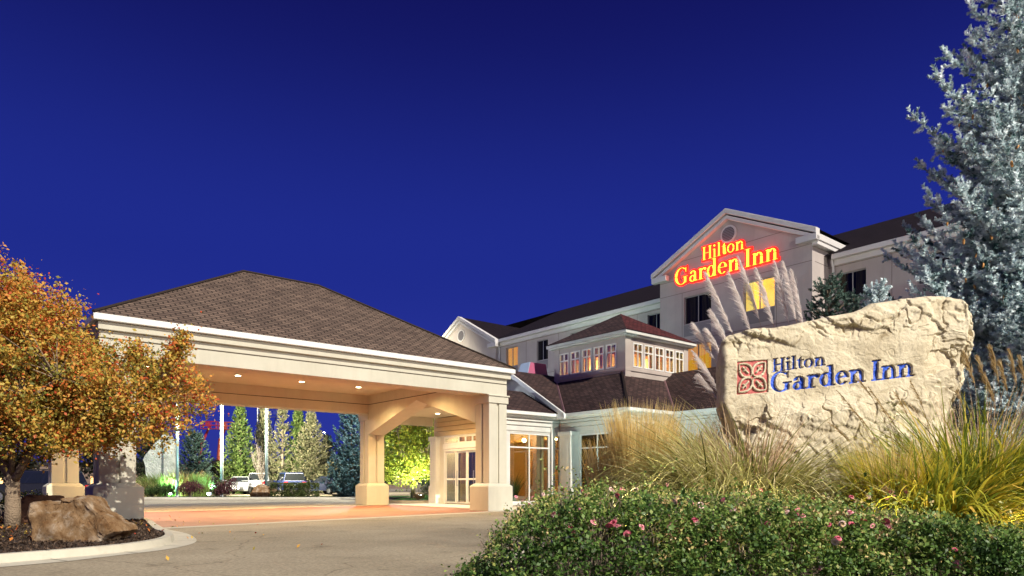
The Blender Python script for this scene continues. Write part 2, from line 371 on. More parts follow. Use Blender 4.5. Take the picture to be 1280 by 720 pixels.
# ------------------------------------------------------------------ plant builders
def unit(a): return a/np.maximum(1e-9, np.linalg.norm(a, axis=-1, keepdims=True))
def leaves(P, size, up=.3, aspect=.55, jit=.35, face=0.):
    n = len(P); t = unit(rng.normal(size=(n, 3))); nn = rng.normal(size=(n, 3)); nn[:, 2] += up*3; nn += face*np.array([.37, -.69, .62]); b = unit(np.cross(nn, t)); nrm = np.cross(t, b)
    s = (size*(1+jit*rng.uniform(-1, 1, n)))[:, None]
    V = np.stack([P-t*s*.5, P+b*s*aspect*.5+nrm*s*.1, P+t*s*.5, P-b*s*aspect*.5+nrm*s*.1], 1).reshape(-1, 3)
    return V, np.arange(4*n).reshape(n, 4)
def rep(r, k): return np.repeat(r, k)
def blades(base, azim, theta, L, droop, width, K=6, twist=.6):
    n = len(base); s = np.linspace(0, 1, K+1); pts = np.zeros((n, K+1, 3)); pts[:, 0] = base
    h = np.stack([np.cos(azim), np.sin(azim), np.zeros(n)], 1)
    for k in range(K):
        th = theta+droop*((k+.5)/K)**1.6
        pts[:, k+1] = pts[:, k]+(L/K)[:, None]*(h*np.sin(th)[:, None]+np.array([0, 0, 1.])*np.cos(th)[:, None])
    ta = azim+math.pi/2+rng.normal(0, twist, n); ta = np.where(rng.random(n) < .6, rng.normal(.25, .45, n), ta); sd = np.stack([np.cos(ta), np.sin(ta), np.zeros(n)], 1)
    wd = width[:, None]*np.clip(1.05-s**1.8, .04, 1)[None]
    A = pts+sd[:, None]*wd[..., None]*.5; B = pts-sd[:, None]*wd[..., None]*.5
    V = np.stack([A, B], 2).reshape(n, -1, 3); m = 2*(K+1)
    F = np.array([[2*k, 2*k+1, 2*k+3, 2*k+2] for k in range(K)])
    return V.reshape(-1, 3), (F[None]+np.arange(n)[:, None, None]*m).reshape(-1, 4), m
def clump(loc, n, rad, L, theta, droop, width, m, name='blades', parent=None, lean=None, K=6, lj=.3, dr=None):
    r = rad*np.sqrt(rng.random(n)); a = rng.uniform(0, 2*math.pi, n)
    base = np.stack([r*np.cos(a), r*np.sin(a), np.zeros(n)], 1)
    az = a+rng.normal(0, .7, n)
    if lean is not None:
        k = rng.random(n) < lean[1]; az = np.where(k, lean[0]+rng.normal(0, .45, n), az)
    V, F, mm = blades(base, az, np.abs(rng.normal(theta, theta*.45, n)), L*(1+lj*rng.uniform(-1, .6, n)), droop*(1+.5*rng.uniform(-1, 1, n)), width*(1+.4*rng.uniform(-1, 1, n)), K)
    return npmesh(name, V, F, m, parent, rnd=rep(np.clip(rng.normal(.5, .22, n), 0, 1), mm))
def plume(base, top, tipdir, m, parent, hl=.12, nh=260, plen=.8, stem=None, wid=.006):
    base, top, tipdir = np.array(base, float), np.array(top, float), np.array(tipdir, float)
    q = lambda t: (1-t)**2*base+2*t*(1-t)*(base*.45+top*.55-.55*tipdir*np.array([1, 1, 0])+np.array([0, 0, .22]))+t*t*top
    Ls = np.linalg.norm(top-base); t0 = 1-plen/Ls
    nk = 17; t = t0+(1-t0)*np.clip((rng.integers(0, nk, nh)+.5+rng.normal(0, .22, nh))/nk, 0, .999); P = np.array([q(x) for x in t]); T = unit(np.array([q(min(1, x+.02))-q(x-.02) for x in t]))
    d = unit(T*1.5+rng.normal(0, .42, (nh, 3))+tipdir*.75)
    f = np.sin(np.clip((t-t0)/(1-t0), 0, 1)*math.pi*.93+.2)*.8+.25
    L = (hl*f*(.35+1.1*rng.random(nh)))[:, None]; sd = unit(np.cross(d, rng.normal(size=(nh, 3))))*wid
    mid = P+d*L*.5+np.array([0, 0, -.1])*L*.2; end = P+d*L+np.array([0, 0, -.14])*L+tipdir*L*.2
    V = np.stack([P-sd*.5, P+sd*.5, mid+sd, mid-sd, end+sd*.3, end-sd*.3], 1).reshape(-1, 3)
    F = np.concatenate([np.arange(nh)[:, None]*6+np.array([[0, 1, 2, 3]]), np.arange(nh)[:, None]*6+np.array([[3, 2, 4, 5]])])
    o = npmesh('plume', V, F, m, parent, rnd=rep(rng.random(nh), 6))
    if stem is not None: stem.tube([tuple(q(x)) for x in np.linspace(0, 1, 9)], [.006-.004*x for x in np.linspace(0, 1, 9)], 4)
    return o

def twig_template(n=36, L=.24, r=.045, w=.010):
    x = rng.random(n); a = rng.uniform(0, 2*math.pi, n); rad = np.stack([np.zeros(n), np.cos(a), np.sin(a)], 1)
    b = np.stack([x*L, np.zeros(n), np.zeros(n)], 1); d = unit(rad+np.array([.75, 0, 0])); tip = b+d*(r*1.25*(1.1-.45*x))[:, None]
    s = unit(np.cross(d, rad+rng.normal(0, .3, (n, 3))))*w
    return np.stack([b-s, b+s, tip], 1).reshape(-1, 3)
def instance(T, pos, dirs, sc):
    d = unit(dirs); r = rng.normal(size=d.shape); y = unit(np.cross(d, r)); z = np.cross(d, y)
    V = pos[:, None]+(T[None, :, 0, None]*d[:, None]+T[None, :, 1, None]*y[:, None]+T[None, :, 2, None]*z[:, None])*sc[:, None, None]
    return V.reshape(-1, 3)
def spruce_twigs(H, Rb, whorl, nb, step, tw, zlow=.25, upt=.15, droop=.25, keep=None, tsc=1., power=.9, rmax=99.):
    pos, dr, sc = [], [], []; br = []
    z = zlow
    while z < H*.985:
        fr = (z-zlow)/(H-zlow); rad = min(rmax, Rb*(1-fr)**power)*(.82+.3*random.random())
        k = max(4, int(nb*(1-fr*.45))); ph = random.random()*6.28
        for i in range(k):
            a = ph+6.283*i/k+random.uniform(-.25, .25); L = rad*random.uniform(.75, 1.12)+.1
            if keep and not keep(a, z): continue
            n = max(2, int(L/step)); prev = np.array([0, 0, z]); zz = z+random.uniform(-.5, .5)*whorl; c, s_ = math.cos(a), math.sin(a)
            pa = []
            for j in range(n+1):
                t = j/n; hz = zz+L*(upt*t-droop*math.sin(t*2.6)*.55*(1-fr*.8)+.16*t**3+fr*.45*t)
                pa.append(np.array([c*L*t, s_*L*t, hz]))
            br.append(pa)
            for j in range(1, n+1):
                t = j/n; p = pa[j]; ax = unit(pa[j]-pa[j-1])
                side = np.array([-s_, c, 0.])
                ll = (L*.36*(1-t)+.12)*min(1., t*3+.2)
                for sg in (-1, 1):
                    d = unit(ax*.75+side*sg*.9+np.array([0, 0, random.uniform(-.15, .2)])); q = max(1, int(ll/(tw*.62)))
                    for e_ in range(q):
                        pos.append(p+d*ll*(e_/q)+np.random.normal(0, .02, 3)); dr.append(d+np.random.normal(0, .22, 3)+np.array([0, 0, .12*e_/q])); sc.append(random.uniform(.8, 1.15))
                        if e_ and random.random() < .75:
                            pos.append(p+d*ll*(e_/q)); dr.append(unit(d*.6+ax*sg*0+ax*.8+np.random.normal(0, .3, 3))); sc.append(random.uniform(.6, .95))
                pos.append(pa[j-1]); dr.append(ax+np.random.normal(0, .15, 3)); sc.append(1.)
                pos.append(p); dr.append(ax*.4+np.array([0, 0, .75])+np.random.normal(0, .25, 3)); sc.append(random.uniform(.5, .8))
            pos.append(pa[-1]); dr.append(unit(pa[-1]-pa[-2])+np.array([0, 0, .55])); sc.append(random.uniform(1., 1.35))
        z += whorl*(1-fr*.35)*random.uniform(.8, 1.2)
    for k in range(6): pos.append(np.array([0, 0, H-.9*tw*k*.6])); dr.append(np.array([0, 0, 1.])+np.random.normal(0, .1, 3)); sc.append(1.)
    return np.array(pos), np.array(dr), np.array(sc)*tsc, br
np.random.seed(5)
def spruce(name, label, loc, H, Rb, m, bark, whorl=.45, nb=9, step=.22, tw=.24, tr=.045, nneed=30, nw=.010, cat='spruce tree', group=None, **kw):
    t = thing(name, label, cat, loc, 0, group)
    pos, dr, sc, br = spruce_twigs(H, Rb, whorl, nb, step, tw, **kw)
    T = twig_template(nneed, tw, tr, nw)
    V = instance(T, pos, dr, sc); n = len(V)//3
    rn = np.clip(np.repeat(np.random.normal(.5, .25, len(pos)), nneed)+np.random.normal(0, .14, n), 0, 1)
    npmesh('crown', V, np.arange(3*n).reshape(n, 3), m, t, rnd=np.repeat(rn, 3))
    mb = MB(); mb.tube([(0, 0, -.1), (0, 0, H*.5), (0, 0, H*.97)], [.035*H*.6+.03, .018*H*.6+.02, .012], 8)
    for pa in br[::2 if len(br) > 250 else 1]: mb.tube([tuple(p) for p in pa[::max(1, len(pa)//3)]], [max(.006, .022*(1-i/4)) for i in range(len(pa[::max(1, len(pa)//3)]))], 4)
    mb.build('trunk', bark, t)
    return t, pos
def bushcloud(centers, radii, n, size, m, name, parent, up=.3, shell=.35, flat=None, aspect=.55, rmean=.5, rsd=.22, noise=.15):
    C = np.array(centers, float); Rr = np.array(radii, float)
    if Rr.ndim == 1: Rr = np.repeat(Rr[:, None], 3, 1)
    wgt = np.prod(Rr, 1)**(2/3.); k = rng.choice(len(C), n, p=wgt/wgt.sum())
    d = unit(rng.normal(size=(n, 3))); r = (1-shell*rng.random(n)**1.3)*(1+noise*rng.normal(size=n))
    P = C[k]+d*Rr[k]*r[:, None]
    P = P[P[:, 2] > .02]
    V, F = leaves(P, size, up, aspect)
    return npmesh(name, V, F, m, parent, rnd=rep(np.clip(rng.normal(rmean, rsd, len(P)), 0, 1), 4))
def boulder(name, label, loc, dims, m, seed=1, rz=0., sub=5, cuts=14, rough=.06, cat='boulder', squash=.0):
    rd = random.Random(seed); bm = bmesh.new(); bmesh.ops.create_icosphere(bm, subdivisions=sub, radius=1)
    pl = []
    for k in range(cuts):
        n = Vector((rd.gauss(0, 1), rd.gauss(0, 1), rd.gauss(.1, .7))).normalized(); pl.append((n, rd.uniform(.52, .8)))
    from mathutils import noise as NZ
    for v in bm.verts:
        p = v.co.normalized(); r = 1.
        for n, d in pl:
            q = p.dot(n)
            if q > 1e-3: r = min(r, d/q)
        r *= 1+rough*(NZ.fractal(p*2.2+Vector((seed*3.1, 0, 0)), 1., 2., 5))+rough*.5*abs(NZ.noise(p*7+Vector((0, seed*1.7, 0))))
        v.co = Vector((p.x*r*dims[0], p.y*r*dims[1], p.z*r*dims[2]))
    zmin = min(v.co.z for v in bm.verts)
    for v in bm.verts: v.co.z -= zmin*.82
    me = bpy.data.meshes.new(name); bm.to_mesh(me); bm.free()
    for p in me.polygons: p.use_smooth = True
    o = link(name, me, m); o.location = loc; o.rotation_euler = (0, 0, rz)
    try: me.set_sharp_from_angle(angle=R(28))
    except Exception: pass
    return tag(o, label, cat)
# ================================================================== SETTING
def G(px, y, z=0.): Y = FPX*(HC-z)/(y-HOR); return Vector(((px-640)/FPX*Y, Y, z))
def struct(name, mb, m, **k): return tag(mb.build(name, m, **k), kind='structure')
g = MB(); N = 24
xs = [-1500, -400, -120, -60, -30, -15, 0, 15, 30, 60, 120, 400, 1500]; ys = [-1200, -200, -40, -5, 10, 25, 40, 60, 120, 400, 1500]
for i in range(len(xs)-1):
    for j in range(len(ys)-1): g.poly([(xs[i], ys[j], 0), (xs[i+1], ys[j], 0), (xs[i+1], ys[j+1], 0), (xs[i], ys[j+1], 0)])
struct('ground', g, M['asphalt'])
def line_pt(a, b, t): return a+(b-a)*t
nl0, nl1 = G(200, 660), G(600, 640); fl0, fl1 = G(180, 640.5), G(442, 632.5)
ext = lambda a, b, t: a+(b-a)*t
n0, n1, f0, f1 = ext(nl0, nl1, -.35), ext(nl0, nl1, 1.22), ext(fl0, fl1, -.5), ext(fl0, fl1, 1.75)
def sheet(name, pts, z, m): return struct(name, MB().poly([(p[0], p[1], z) for p in pts]), m)
sheet('brick_paving', [n0, n1, f1, f0], .004, M['brickp'])
dn = (n1-n0).normalized(); pn = Vector((-dn.y, dn.x, 0)); df = (f1-f0).normalized(); pf = Vector((-df.y, df.x, 0))
sheet('paving_border', [n0-pn*.5, n1-pn*.5, n1, n0], .008, M['conc'])
sheet('paving_border', [f0, f1, f1+pf*.45, f0+pf*.45], .008, M['conc'])
sheet('entrance_walk', [bw(.62, -.6), bw(3.7, -.6), bw(3.7, 9.8), bw(.62, 9.8)], .012, M['conc'])
# left island
def resample(P, n):
    P = [Vector(p) for p in P]; Q = []
    for i in range(len(P)-1):
        a, b, c, d = P[max(0, i-1)], P[i], P[i+1], P[min(len(P)-1, i+2)]
        for k in range(8):
            t = k/8; Q.append(.5*((2*b)+(c-a)*t+(2*a-5*b+4*c-d)*t*t+(3*b-a-3*c+d)*t**3))
    Q.append(P[-1]); L = [0]
    for i in range(1, len(Q)): L.append(L[-1]+(Q[i]-Q[i-1]).length)
    o = []
    for k in range(n):
        s = L[-1]*k/(n-1); i = 0
        while i < len(L)-2 and L[i+1] < s: i += 1
        o.append(Q[i].lerp(Q[i+1], (s-L[i])/max(1e-6, L[i+1]-L[i])))
    return o
gut = resample([G(-160, 726), G(0, 709.5), G(83, 702), G(155, 693.6), G(211, 686.7), G(241, 679.7), G(245, 674), G(233, 667), G(207, 661), bw(-12.55, -.75), bw(-12.75, .3)], 60)
kb = resample([G(-160, 706, .13), G(0, 691.7, .13), G(83, 685.5, .13), G(155, 679, .13), G(194, 673, .13), G(206, 668, .13), G(203, 663.5, .13), G(192, 660, .13), bw(-12.78, -.66, .13), bw(-12.85, .0, .13)], 60)
k = MB(); kfr = []
for i in range(60):
    d = (gut[i]-kb[i]); d.z = 0; kfr.append(kb[i]+d.normalized()*min(.15, d.length*.5))
for i in range(59):
    a, b = kb[i], kb[i+1]; c, d = kfr[i], kfr[i+1]
    c2, d2 = c+(gut[i]-c)*.07, d+(gut[i+1]-d)*.07
    k.poly([a, b, d, c]); k.poly([c, d, (d2.x, d2.y, .012), (c2.x, c2.y, .012)]); k.poly([(c2.x, c2.y, .012), (d2.x, d2.y, .012), (gut[i+1].x, gut[i+1].y, .006), (gut[i].x, gut[i].y, .006)])
    k.poly([a, b, (b.x, b.y, -.1), (a.x, a.y, -.1)])
struct('island_kerb', k, M['kerb'])
k = MB()
for i in range(4, 59, 5):
    a, b, c = kb[i], kfr[i], gut[i]; t_ = (kb[i+1]-kb[i]).normalized()*.008; u3 = Vector((0, 0, .003)); c2 = b+(c-b)*.07
    for p, q in ((a, b), (Vector((c2.x, c2.y, .012)), Vector((c.x, c.y, .006)))): k.poly([p-t_+u3, p+t_+u3, q+t_+u3, q-t_+u3])
struct('kerb_joint', k, M['groove'])
ml = [Vector((p.x, p.y, .10)) for p in kb]+[bw(-12.9, 9, .1), bw(-12.9, 10.8, .1), bw(-14.5, 11.2, .1), bw(-22, 11.5, .1), bw(-30, 4, .1), Vector((-26, 4, .1))]
bm = bmesh.new(); vv = [bm.verts.new(p) for p in ml]; bm.faces.new(vv); bmesh.ops.triangulate(bm, faces=bm.faces[:])
me = bpy.data.meshes.new('mulch_bed'); bm.to_mesh(me); bm.free(); tag(link('mulch_bed', me, M['mulch']), kind='structure')
# right bed under the hedge and sign
rb = [(.1, 3), (-.15, 5.6), (-.05, 8.6), (.5, 11), (1.6, 14), (2.6, 20), (3.2, 27), (4.2, 31.5), (9, 36), (30, 22), (30, 3)]
mb = MB()
for i in range(5):
    pass
mb.poly([(x, y, .10) for x, y in rb]); mb.loft([[(x, y, -.05) for x, y in rb], [(x, y, .10) for x, y in rb]], False)
struct('planting_bed', mb, M['mulch'])
k = MB(); pth = [Vector((x, y, 0)) for x, y in rb[:8]]
for i in range(7):
    a, b = pth[i], pth[i+1]; n = Vector((-(b-a).y, (b-a).x, 0)).normalized()*.16
    k.loft([[a, a+n, a+n+Vector((0, 0, .13)), a+Vector((0, 0, .13))], [b, b+n, b+n+Vector((0, 0, .13)), b+Vector((0, 0, .13))]])
struct('bed_kerb', k, M['kerb'])
# bed, kerb and lawn across the drive
mb = MB().poly([(-45, 47.6, .12), (-8.6, 47.6, .12), (-8.6, 50.5, .12), (-45, 50.5, .12)]); struct('far_bed', mb, M['mulch'])
mb = MB().poly([(-45, 50.5, .13), (-8.6, 50.5, .13), (-8.6, 47.6, .13), (-7.3, 46, .13), (-7.3, 53.5, .13), (-45, 53.5, .13)]); struct('lawn', mb, M['lawn'])
mb = MB().box(-45, 47.4, 0, -7.3, 47.6, .15); struct('drive_kerb', mb, M['kerb'])
mb = MB().poly([(-8.3, 39.0, .1), (-3.2, 38.2, .1), (-3.2, 41, .1), (-8.3, 41.6, .1)]); struct('tree_bed', mb, M['mulch'])
mb = MB().poly([(-7.2, 41.6, .11), (-3.2, 41, .11), (2, 47, .11), (1, 70, .11), (-7.2, 70, .11)]); struct('lawn', mb, M['lawn'])
mb = MB()
a, b = Vector((-8.3, 38.85, 0)), Vector((-3.2, 38.05, 0)); mb.loft([[a, a+Vector((0, .15, 0)), a+Vector((0, .15, .14)), a+Vector((0, 0, .14))], [b, b+Vector((0, .15, 0)), b+Vector((0, .15, .14)), b+Vector((0, 0, .14))]])
struct('drive_kerb', mb, M['kerb'])
hl = MB(); hp = [(-420+i*12, 620+30*math.sin(i*.7)) for i in range(70)]
for i in range(69):
    (x0, y0), (x1, y1) = hp[i], hp[i+1]; h0 = 6+5*fbm(np.array([i*.3]), np.array([.5]))[0]*2; h1 = 6+5*fbm(np.array([(i+1)*.3]), np.array([.5]))[0]*2
    hl.poly([(x0, y0, -1), (x1, y1, -1), (x1, y1+40, h1), (x0, y0+40, h0)]); hl.poly([(x0, y0+40, h0), (x1, y1+40, h1), (x1, y1+120, -1), (x0, y0+120, -1)])
struct('hills', hl, mat('distant_ground', (.02, .018, .03), (.03, .025, .04), .05, .9))

tag(MB().box(-40, 54.5, -.1, -7.4, 80, .2).build('parking_lot', M['asphalt']), kind='structure')
# ================================================================== ENTRANCE CANOPY (local frame: x = u, y = v)
can = thing('entrance_canopy', 'cream drive-through entrance canopy with brown hipped shingle roof on four square pillars', 'canopy', (OX, OY, 0), UA)
PU = (0, -13.36); PV = (0, 9.87)
for pu in PU:
    for pv in PV:
        mb = MB()
        for sx_ in (-1, 1):
            for sy_ in (-1, 1):
                mb.box(pu+sx_*.055, pv+sy_*.055, 1.1, pu+sx_*.45, pv+sy_*.45, 4.27)
        mb.box(pu-.38, pv-.38, 1.1, pu+.38, pv+.38, 4.27)
        p = mb.build('pillar', M['cream'], can, bevel=.012)
        mb = MB(); mb.frustum(pu, pv, .62, 0, .62, .98); mb.frustum(pu, pv, .62, .98, .475, 1.10); mb.build('plinth', M['cream'], p, bevel=.012)
        mb = MB(); mb.box(pu-.50, pv-.50, 4.27, pu+.50, pv+.50, 4.54); mb.box(pu-.54, pv-.54, 4.54, pu+.54, pv+.54, 4.60); mb.build('capital', M['cream'], p, bevel=.01)
U0, U1, V0, V1 = -13.36, 0, 0, 9.87
def beam(name, a0, b0, a1, b1):
    mb = MB(); mb.box(a0, b0, 4.602, a1, b1, 5.03); mb.box(a0, b0, 5.065, a1, b1, 5.58); x = .02
    o = mb.build(name, M['cream'], can, bevel=.008)
    MB().box(min(a0, a1)+x, min(b0, b1)+x, 5.02, max(a0, a1)-x, max(b0, b1)-x, 5.075).build('reveal', M['groove'], o)
beam('beam', U0-.45, V0-.45, U1+.45, V0+.45)
beam('beam', U0-.45, V1-.45, U1+.45, V1+.45)
beam('beam', U0-.45, V0+.452, U0+.45, V1-.452)
pts = [(.452, 3.54), (4.93, 4.86), (9.418, 3.54), (9.418, 5.03), (.452, 5.03)]
mb = MB(); mb.prism([pts[0], pts[1], (4.93, 5.03), pts[4]], lambda a, b, d: (d, a, b), -.45, .45); mb.prism([pts[1], pts[2], pts[3], (4.93, 5.03)], lambda a, b, d: (d, a, b), -.45, .45)
mb.box(-.45, .452, 5.065, .45, 9.418, 5.58)
o = mb.build('arch_panel', M['cream'], can, bevel=.006)
MB().box(-.43, .46, 5.02, .43, 9.41, 5.075).build('reveal', M['groove'], o)
MB().box(U0+.40, V0+.40, 5.50, U1-.40, V1-.40, 5.56).build('ceiling', M['ceil'], can)
E0, E1, F0, F1 = -13.98, .7, -.7, 10.57
def ringbox(mb, off, z0, z1, th):
    a, b, c, d = E0+off, E1-off, F0+off, F1-off
    mb.box(a, c, z0, b, c+th, z1); mb.box(a, d-th, z0, b, d, z1); mb.box(a, c+th, z0, a+th, d-th, z1); mb.box(b-th, c+th, z0, b, d-th, z1)
mb = MB(); ringbox(mb, .13, 5.26, 5.48, .13); mb.build('frieze', M['cream'], can, bevel=.01)
mb = MB(); ringbox(mb, 0, 5.482, 5.665, .14); mb.build('gutter', M['white'], can, bevel=.02, seg=2)
MB().box(E0+.2, F0+.2, 5.30, E1-.2, F0+.27, 5.34).box(E0+.14, F0+.14, 5.590, E1-.14, F1-.14, 5.62).build('soffit', M['cream'], can)
def roofpoly(mb, pts, mi=0):
    p = [Vector(q) for q in pts]; e = (p[1]-p[0]).normalized(); n = (p[1]-p[0]).cross(p[-1]-p[0]).normalized(); s = n.cross(e)
    mb.poly(pts, [((q-p[0]).dot(e)+50, (q-p[0]).dot(s)+50) for q in p], mi)
RZ, zr = 9.18, 5.66; r0, r1, rv = -8.15, -5.1, 4.935
a, b, c, d = (E0+.0, F0, zr), (E1, F0, zr), (E1, F1, zr), (E0, F1, zr); q0, q1 = (r0, rv, RZ), (r1, rv, RZ)
mb = MB(); roofpoly(mb, [a, b, q1, q0]); roofpoly(mb, [b, c, q1]); roofpoly(mb, [c, d, q0, q1]); roofpoly(mb, [d, a, q0])
rf = mb.build('roof', M['shing'], can)
mb = MB(); up = Vector((0, 0, .02))
for p, q in ((a, q0), (b, q1), (c, q1), (d, q0), (q0, q1)): mb.tube([Vector(p)+up, Vector(q)+up], .05, 6)
mb.build('ridge_cap', M['shing'], rf)
WARM = (1, .69, .30)
for u in (-11.0, -7.7, -5.0, -2.3):
    for v in (2.9, 6.9):
        o = MB().disc((u, v, 5.485), .15, (0, 0, 1), 20, .012).build('downlight', M['white'], can)
        MB().disc((u, v, 5.478), .105, (0, 0, 1), 20, .006).build('lens', M['bulb'], o)
        lamp('downlight_glow', 'SPOT', (u, v, 5.44), 780, WARM, can, (0, 0, -1), .12, 150, .8)

# ================================================================== LOBBY BUILDING
lob = thing('lobby_building', 'single-storey lobby with mint-lit eaves, glass entrance and windowed rooftop cupola', 'lobby building', (OX, OY, 0), UA)
def wall_v(mb, u0, u1, v0, v1, z0, z1, holes):       # wall across v, thickness u0..u1; holes (v0,v1,z0,z1)
    cs = sorted({v0, v1, *[h[0] for h in holes], *[h[1] for h in holes]})
    for i in range(len(cs)-1):
        a, b = cs[i], cs[i+1]; hs = sorted([(h[2], h[3]) for h in holes if h[0] <= a+1e-6 and h[1] >= b-1e-6]); z = z0
        for h in hs:
            if h[0] > z+1e-6: mb.box(u0, a, z, u1, b, h[0])
            z = h[1]
        if z < z1-1e-6: mb.box(u0, a, z, u1, b, z1)
    return mb
def wall_u(mb, v0, v1, u0, u1, z0, z1, holes):       # wall across u
    cs = sorted({u0, u1, *[h[0] for h in holes], *[h[1] for h in holes]})
    for i in range(len(cs)-1):
        a, b = cs[i], cs[i+1]; hs = sorted([(h[2], h[3]) for h in holes if h[0] <= a+1e-6 and h[1] >= b-1e-6]); z = z0
        for h in hs:
            if h[0] > z+1e-6: mb.box(a, v0, z, b, v1, h[0])
            z = h[1]
        if z < z1-1e-6: mb.box(a, v0, z, b, v1, z1)
    return mb
EZ = 4.65
# walls
mb = MB()
wall_v(mb, 3.7, 3.9, 4.462, 9.75, 0, 3.62, [(5.0, 8.8, 0, 3.56)])
mb.box(3.7, 9.55, 0, 7.9, 9.75, 4.6)
wall_u(mb, 4.46, 4.62, 3.9, 8.3, 0, 4.5, [(4.62, 7.36, .12, 3.63), (7.7, 8.15, .12, 3.63)])
wall_v(mb, 8.1, 8.3, -.1, 4.46, 0, 4.5, [(.67, 3.02, .3, 3.6)])
mb.box(8.3, -.1, 0, 11.6, .1, 4.5); mb.box(11.4, -9, 0, 11.6, -.1, 4.5); mb.box(11.6, -9, 0, 19, -8.8, 4.5)
mb.box(7.9, 9.55, 0, 8.1, 13, 4.5)
mb.build('wall', M['lobby'], lob, bevel=.006)
mb = MB(); z = 3.62
while z < 4.58:
    mb.box(3.68, 4.466, z+.012, 3.9, 9.75, min(z+.24, 4.6)); z += .25
mb.build('siding', M['siding'], lob, bevel=.01)
def pier(u0, u1, v0, v1, top=3.72):
    mb = MB(); mb.box(u0, v0, 0, u1, v1, top)
    mb.box(u0-.05, v0-.05, 0, u1+.002, v1+.05, .95); mb.box(u0-.06, v0-.06, top-.22, u1+.002, v1+.06, top)
    mb.box(u0-.012, (v0+v1)/2-.20, 1.05, u0-.001, (v0+v1)/2+.20, top-.3)
    return mb.build('pilaster', M['lobby'], lob, bevel=.012)
pier(7.5, 8.1, 3.08, 3.9); pier(7.6, 8.1, -.3, .5); pier(3.45, 3.7, 9.2, 9.8, 3.6); pier(3.5, 3.7, 4.4, 4.9, 3.6)
# entablature and eaves
mb = MB()
for off, z0, z1 in ((.06, 3.72, 3.98), (.14, 4.0, 4.2), (.26, 4.22, 4.34), (.36, 4.36, 4.50)):
    mb.box(8.1-off, -.1-off, z0, 8.1, 4.46-off, z1); mb.box(8.1-off, -.1-off, z0, 11.4-off, -.1, z1); mb.box(11.4-off, -9, z0, 11.4, -.1-off, z1)
    mb.box(3.7, 4.46-off*.7, z0, 8.1-off, 4.46, z1)
mb.build('cornice', M['lobby'], lob, bevel=.01)
mb = MB()
mb.box(7.5, -.7, 4.50, 7.66, 3.5, 4.66); mb.box(7.5, -.7, 4.50, 11.0, -.54, 4.66); mb.box(11.0, -9.6, 4.50, 11.16, -.54, 4.66)
mb.box(.72, 4.0, 4.50, 7.5, 4.14, 4.67)
mb.build('gutter', M['white'], lob, bevel=.02, seg=2)
mb = MB(); mb.box(7.66, -.54, 4.48, 8.1, 3.9, 4.52); mb.box(7.66, -.54, 4.482, 11.4, -.1, 4.522); mb.box(11.16, -9, 4.478, 11.4, -.5, 4.518); mb.box(3.7, 4.14, 4.48, 7.66, 4.46, 4.52)
mb.build('soffit', M['white'], lob)
mb = MB(); mb.tube([(7.42, 4.22, 4.5), (7.42, 4.36, 4.2), (7.42, 4.36, .1)], .055, 10); mb.box(7.34, 4.2, 4.40, 7.50, 4.34, 4.52); mb.build('downspout', M['white'], lob)
# roofs
pA, pB = .60, .75
mb = MB()
RA = EZ+pA*4.7
roofpoly(mb, [(7.5, 3.5, EZ), (19, 3.5, EZ), (19, 8.2, RA), (7.5, 8.2, RA)]); roofpoly(mb, [(19, 12.9, EZ), (7.5, 12.9, EZ), (7.5, 8.2, RA), (19, 8.2, RA)])
h = 3.3; roofpoly(mb, [(7.5, 8.2, EZ), (7.5, -.7, EZ), (7.5+h, -.7+h, EZ+pB*h), (7.5+h, 8.2, EZ+pB*h)])
roofpoly(mb, [(7.5, -.7, EZ), (19, -.7, EZ), (19, -.7+h, EZ+pB*h), (7.5+h, -.7+h, EZ+pB*h)])
h2 = 3.45; roofpoly(mb, [(11, 3, EZ), (11, -9.6, EZ), (11+h2, -9.6, EZ+pB*h2), (11+h2, 3, EZ+pB*h2)])
roofpoly(mb, [(11+h2, 3, EZ+pB*h2-.01), (11+h2, -9.6, EZ+pB*h2-.01), (19, -9.6, EZ+pB*h2), (19, 3, EZ+pB*h2)])
RL = 4.66+.5*2.9
roofpoly(mb, [(.72, 4.0, 4.66), (7.6, 4.0, 4.66), (7.6, 6.9, RL), (.72, 6.9, RL)]); roofpoly(mb, [(7.6, 9.8, 4.66), (.72, 9.8, 4.66), (.72, 6.9, RL), (7.6, 6.9, RL)])
rf = mb.build('roof', M['shing2'], lob)
mb = MB()                                   # valley flashing and hip cap
v0_ = Vector((7.5, 3.5, EZ)); 
def onray(p, d, t, dz): return Vector((p[0]+d[0]*t, p[1]+d[1]*t, p[2]+dz*t+.012))
mb.tube([onray((7.5, 3.5, EZ), (1, 1.25), .1, .75), onray((7.5, 3.5, EZ), (1, 1.25), 2.9, .75)], .06, 4)
fm_ = mat('flashing', (.30, .17, .19), rough=.45, metal=.4); mb.build('valley_flashing', fm_, rf); mb = MB()
mb.tube([onray((11, -.7, EZ), (1, 1), .1, .75), onray((11, -.7, EZ), (1, 1), 3.1, .75)], .06, 4)
mb.build('valley_flashing', fm_, rf)
mb = MB(); mb.tube([onray((7.5, -.7, EZ), (1, 1), 0, .75), onray((7.5, -.7, EZ), (1, 1), 3.2, .75)], .08, 6); mb.build('hip_cap', M['shing2'], rf)
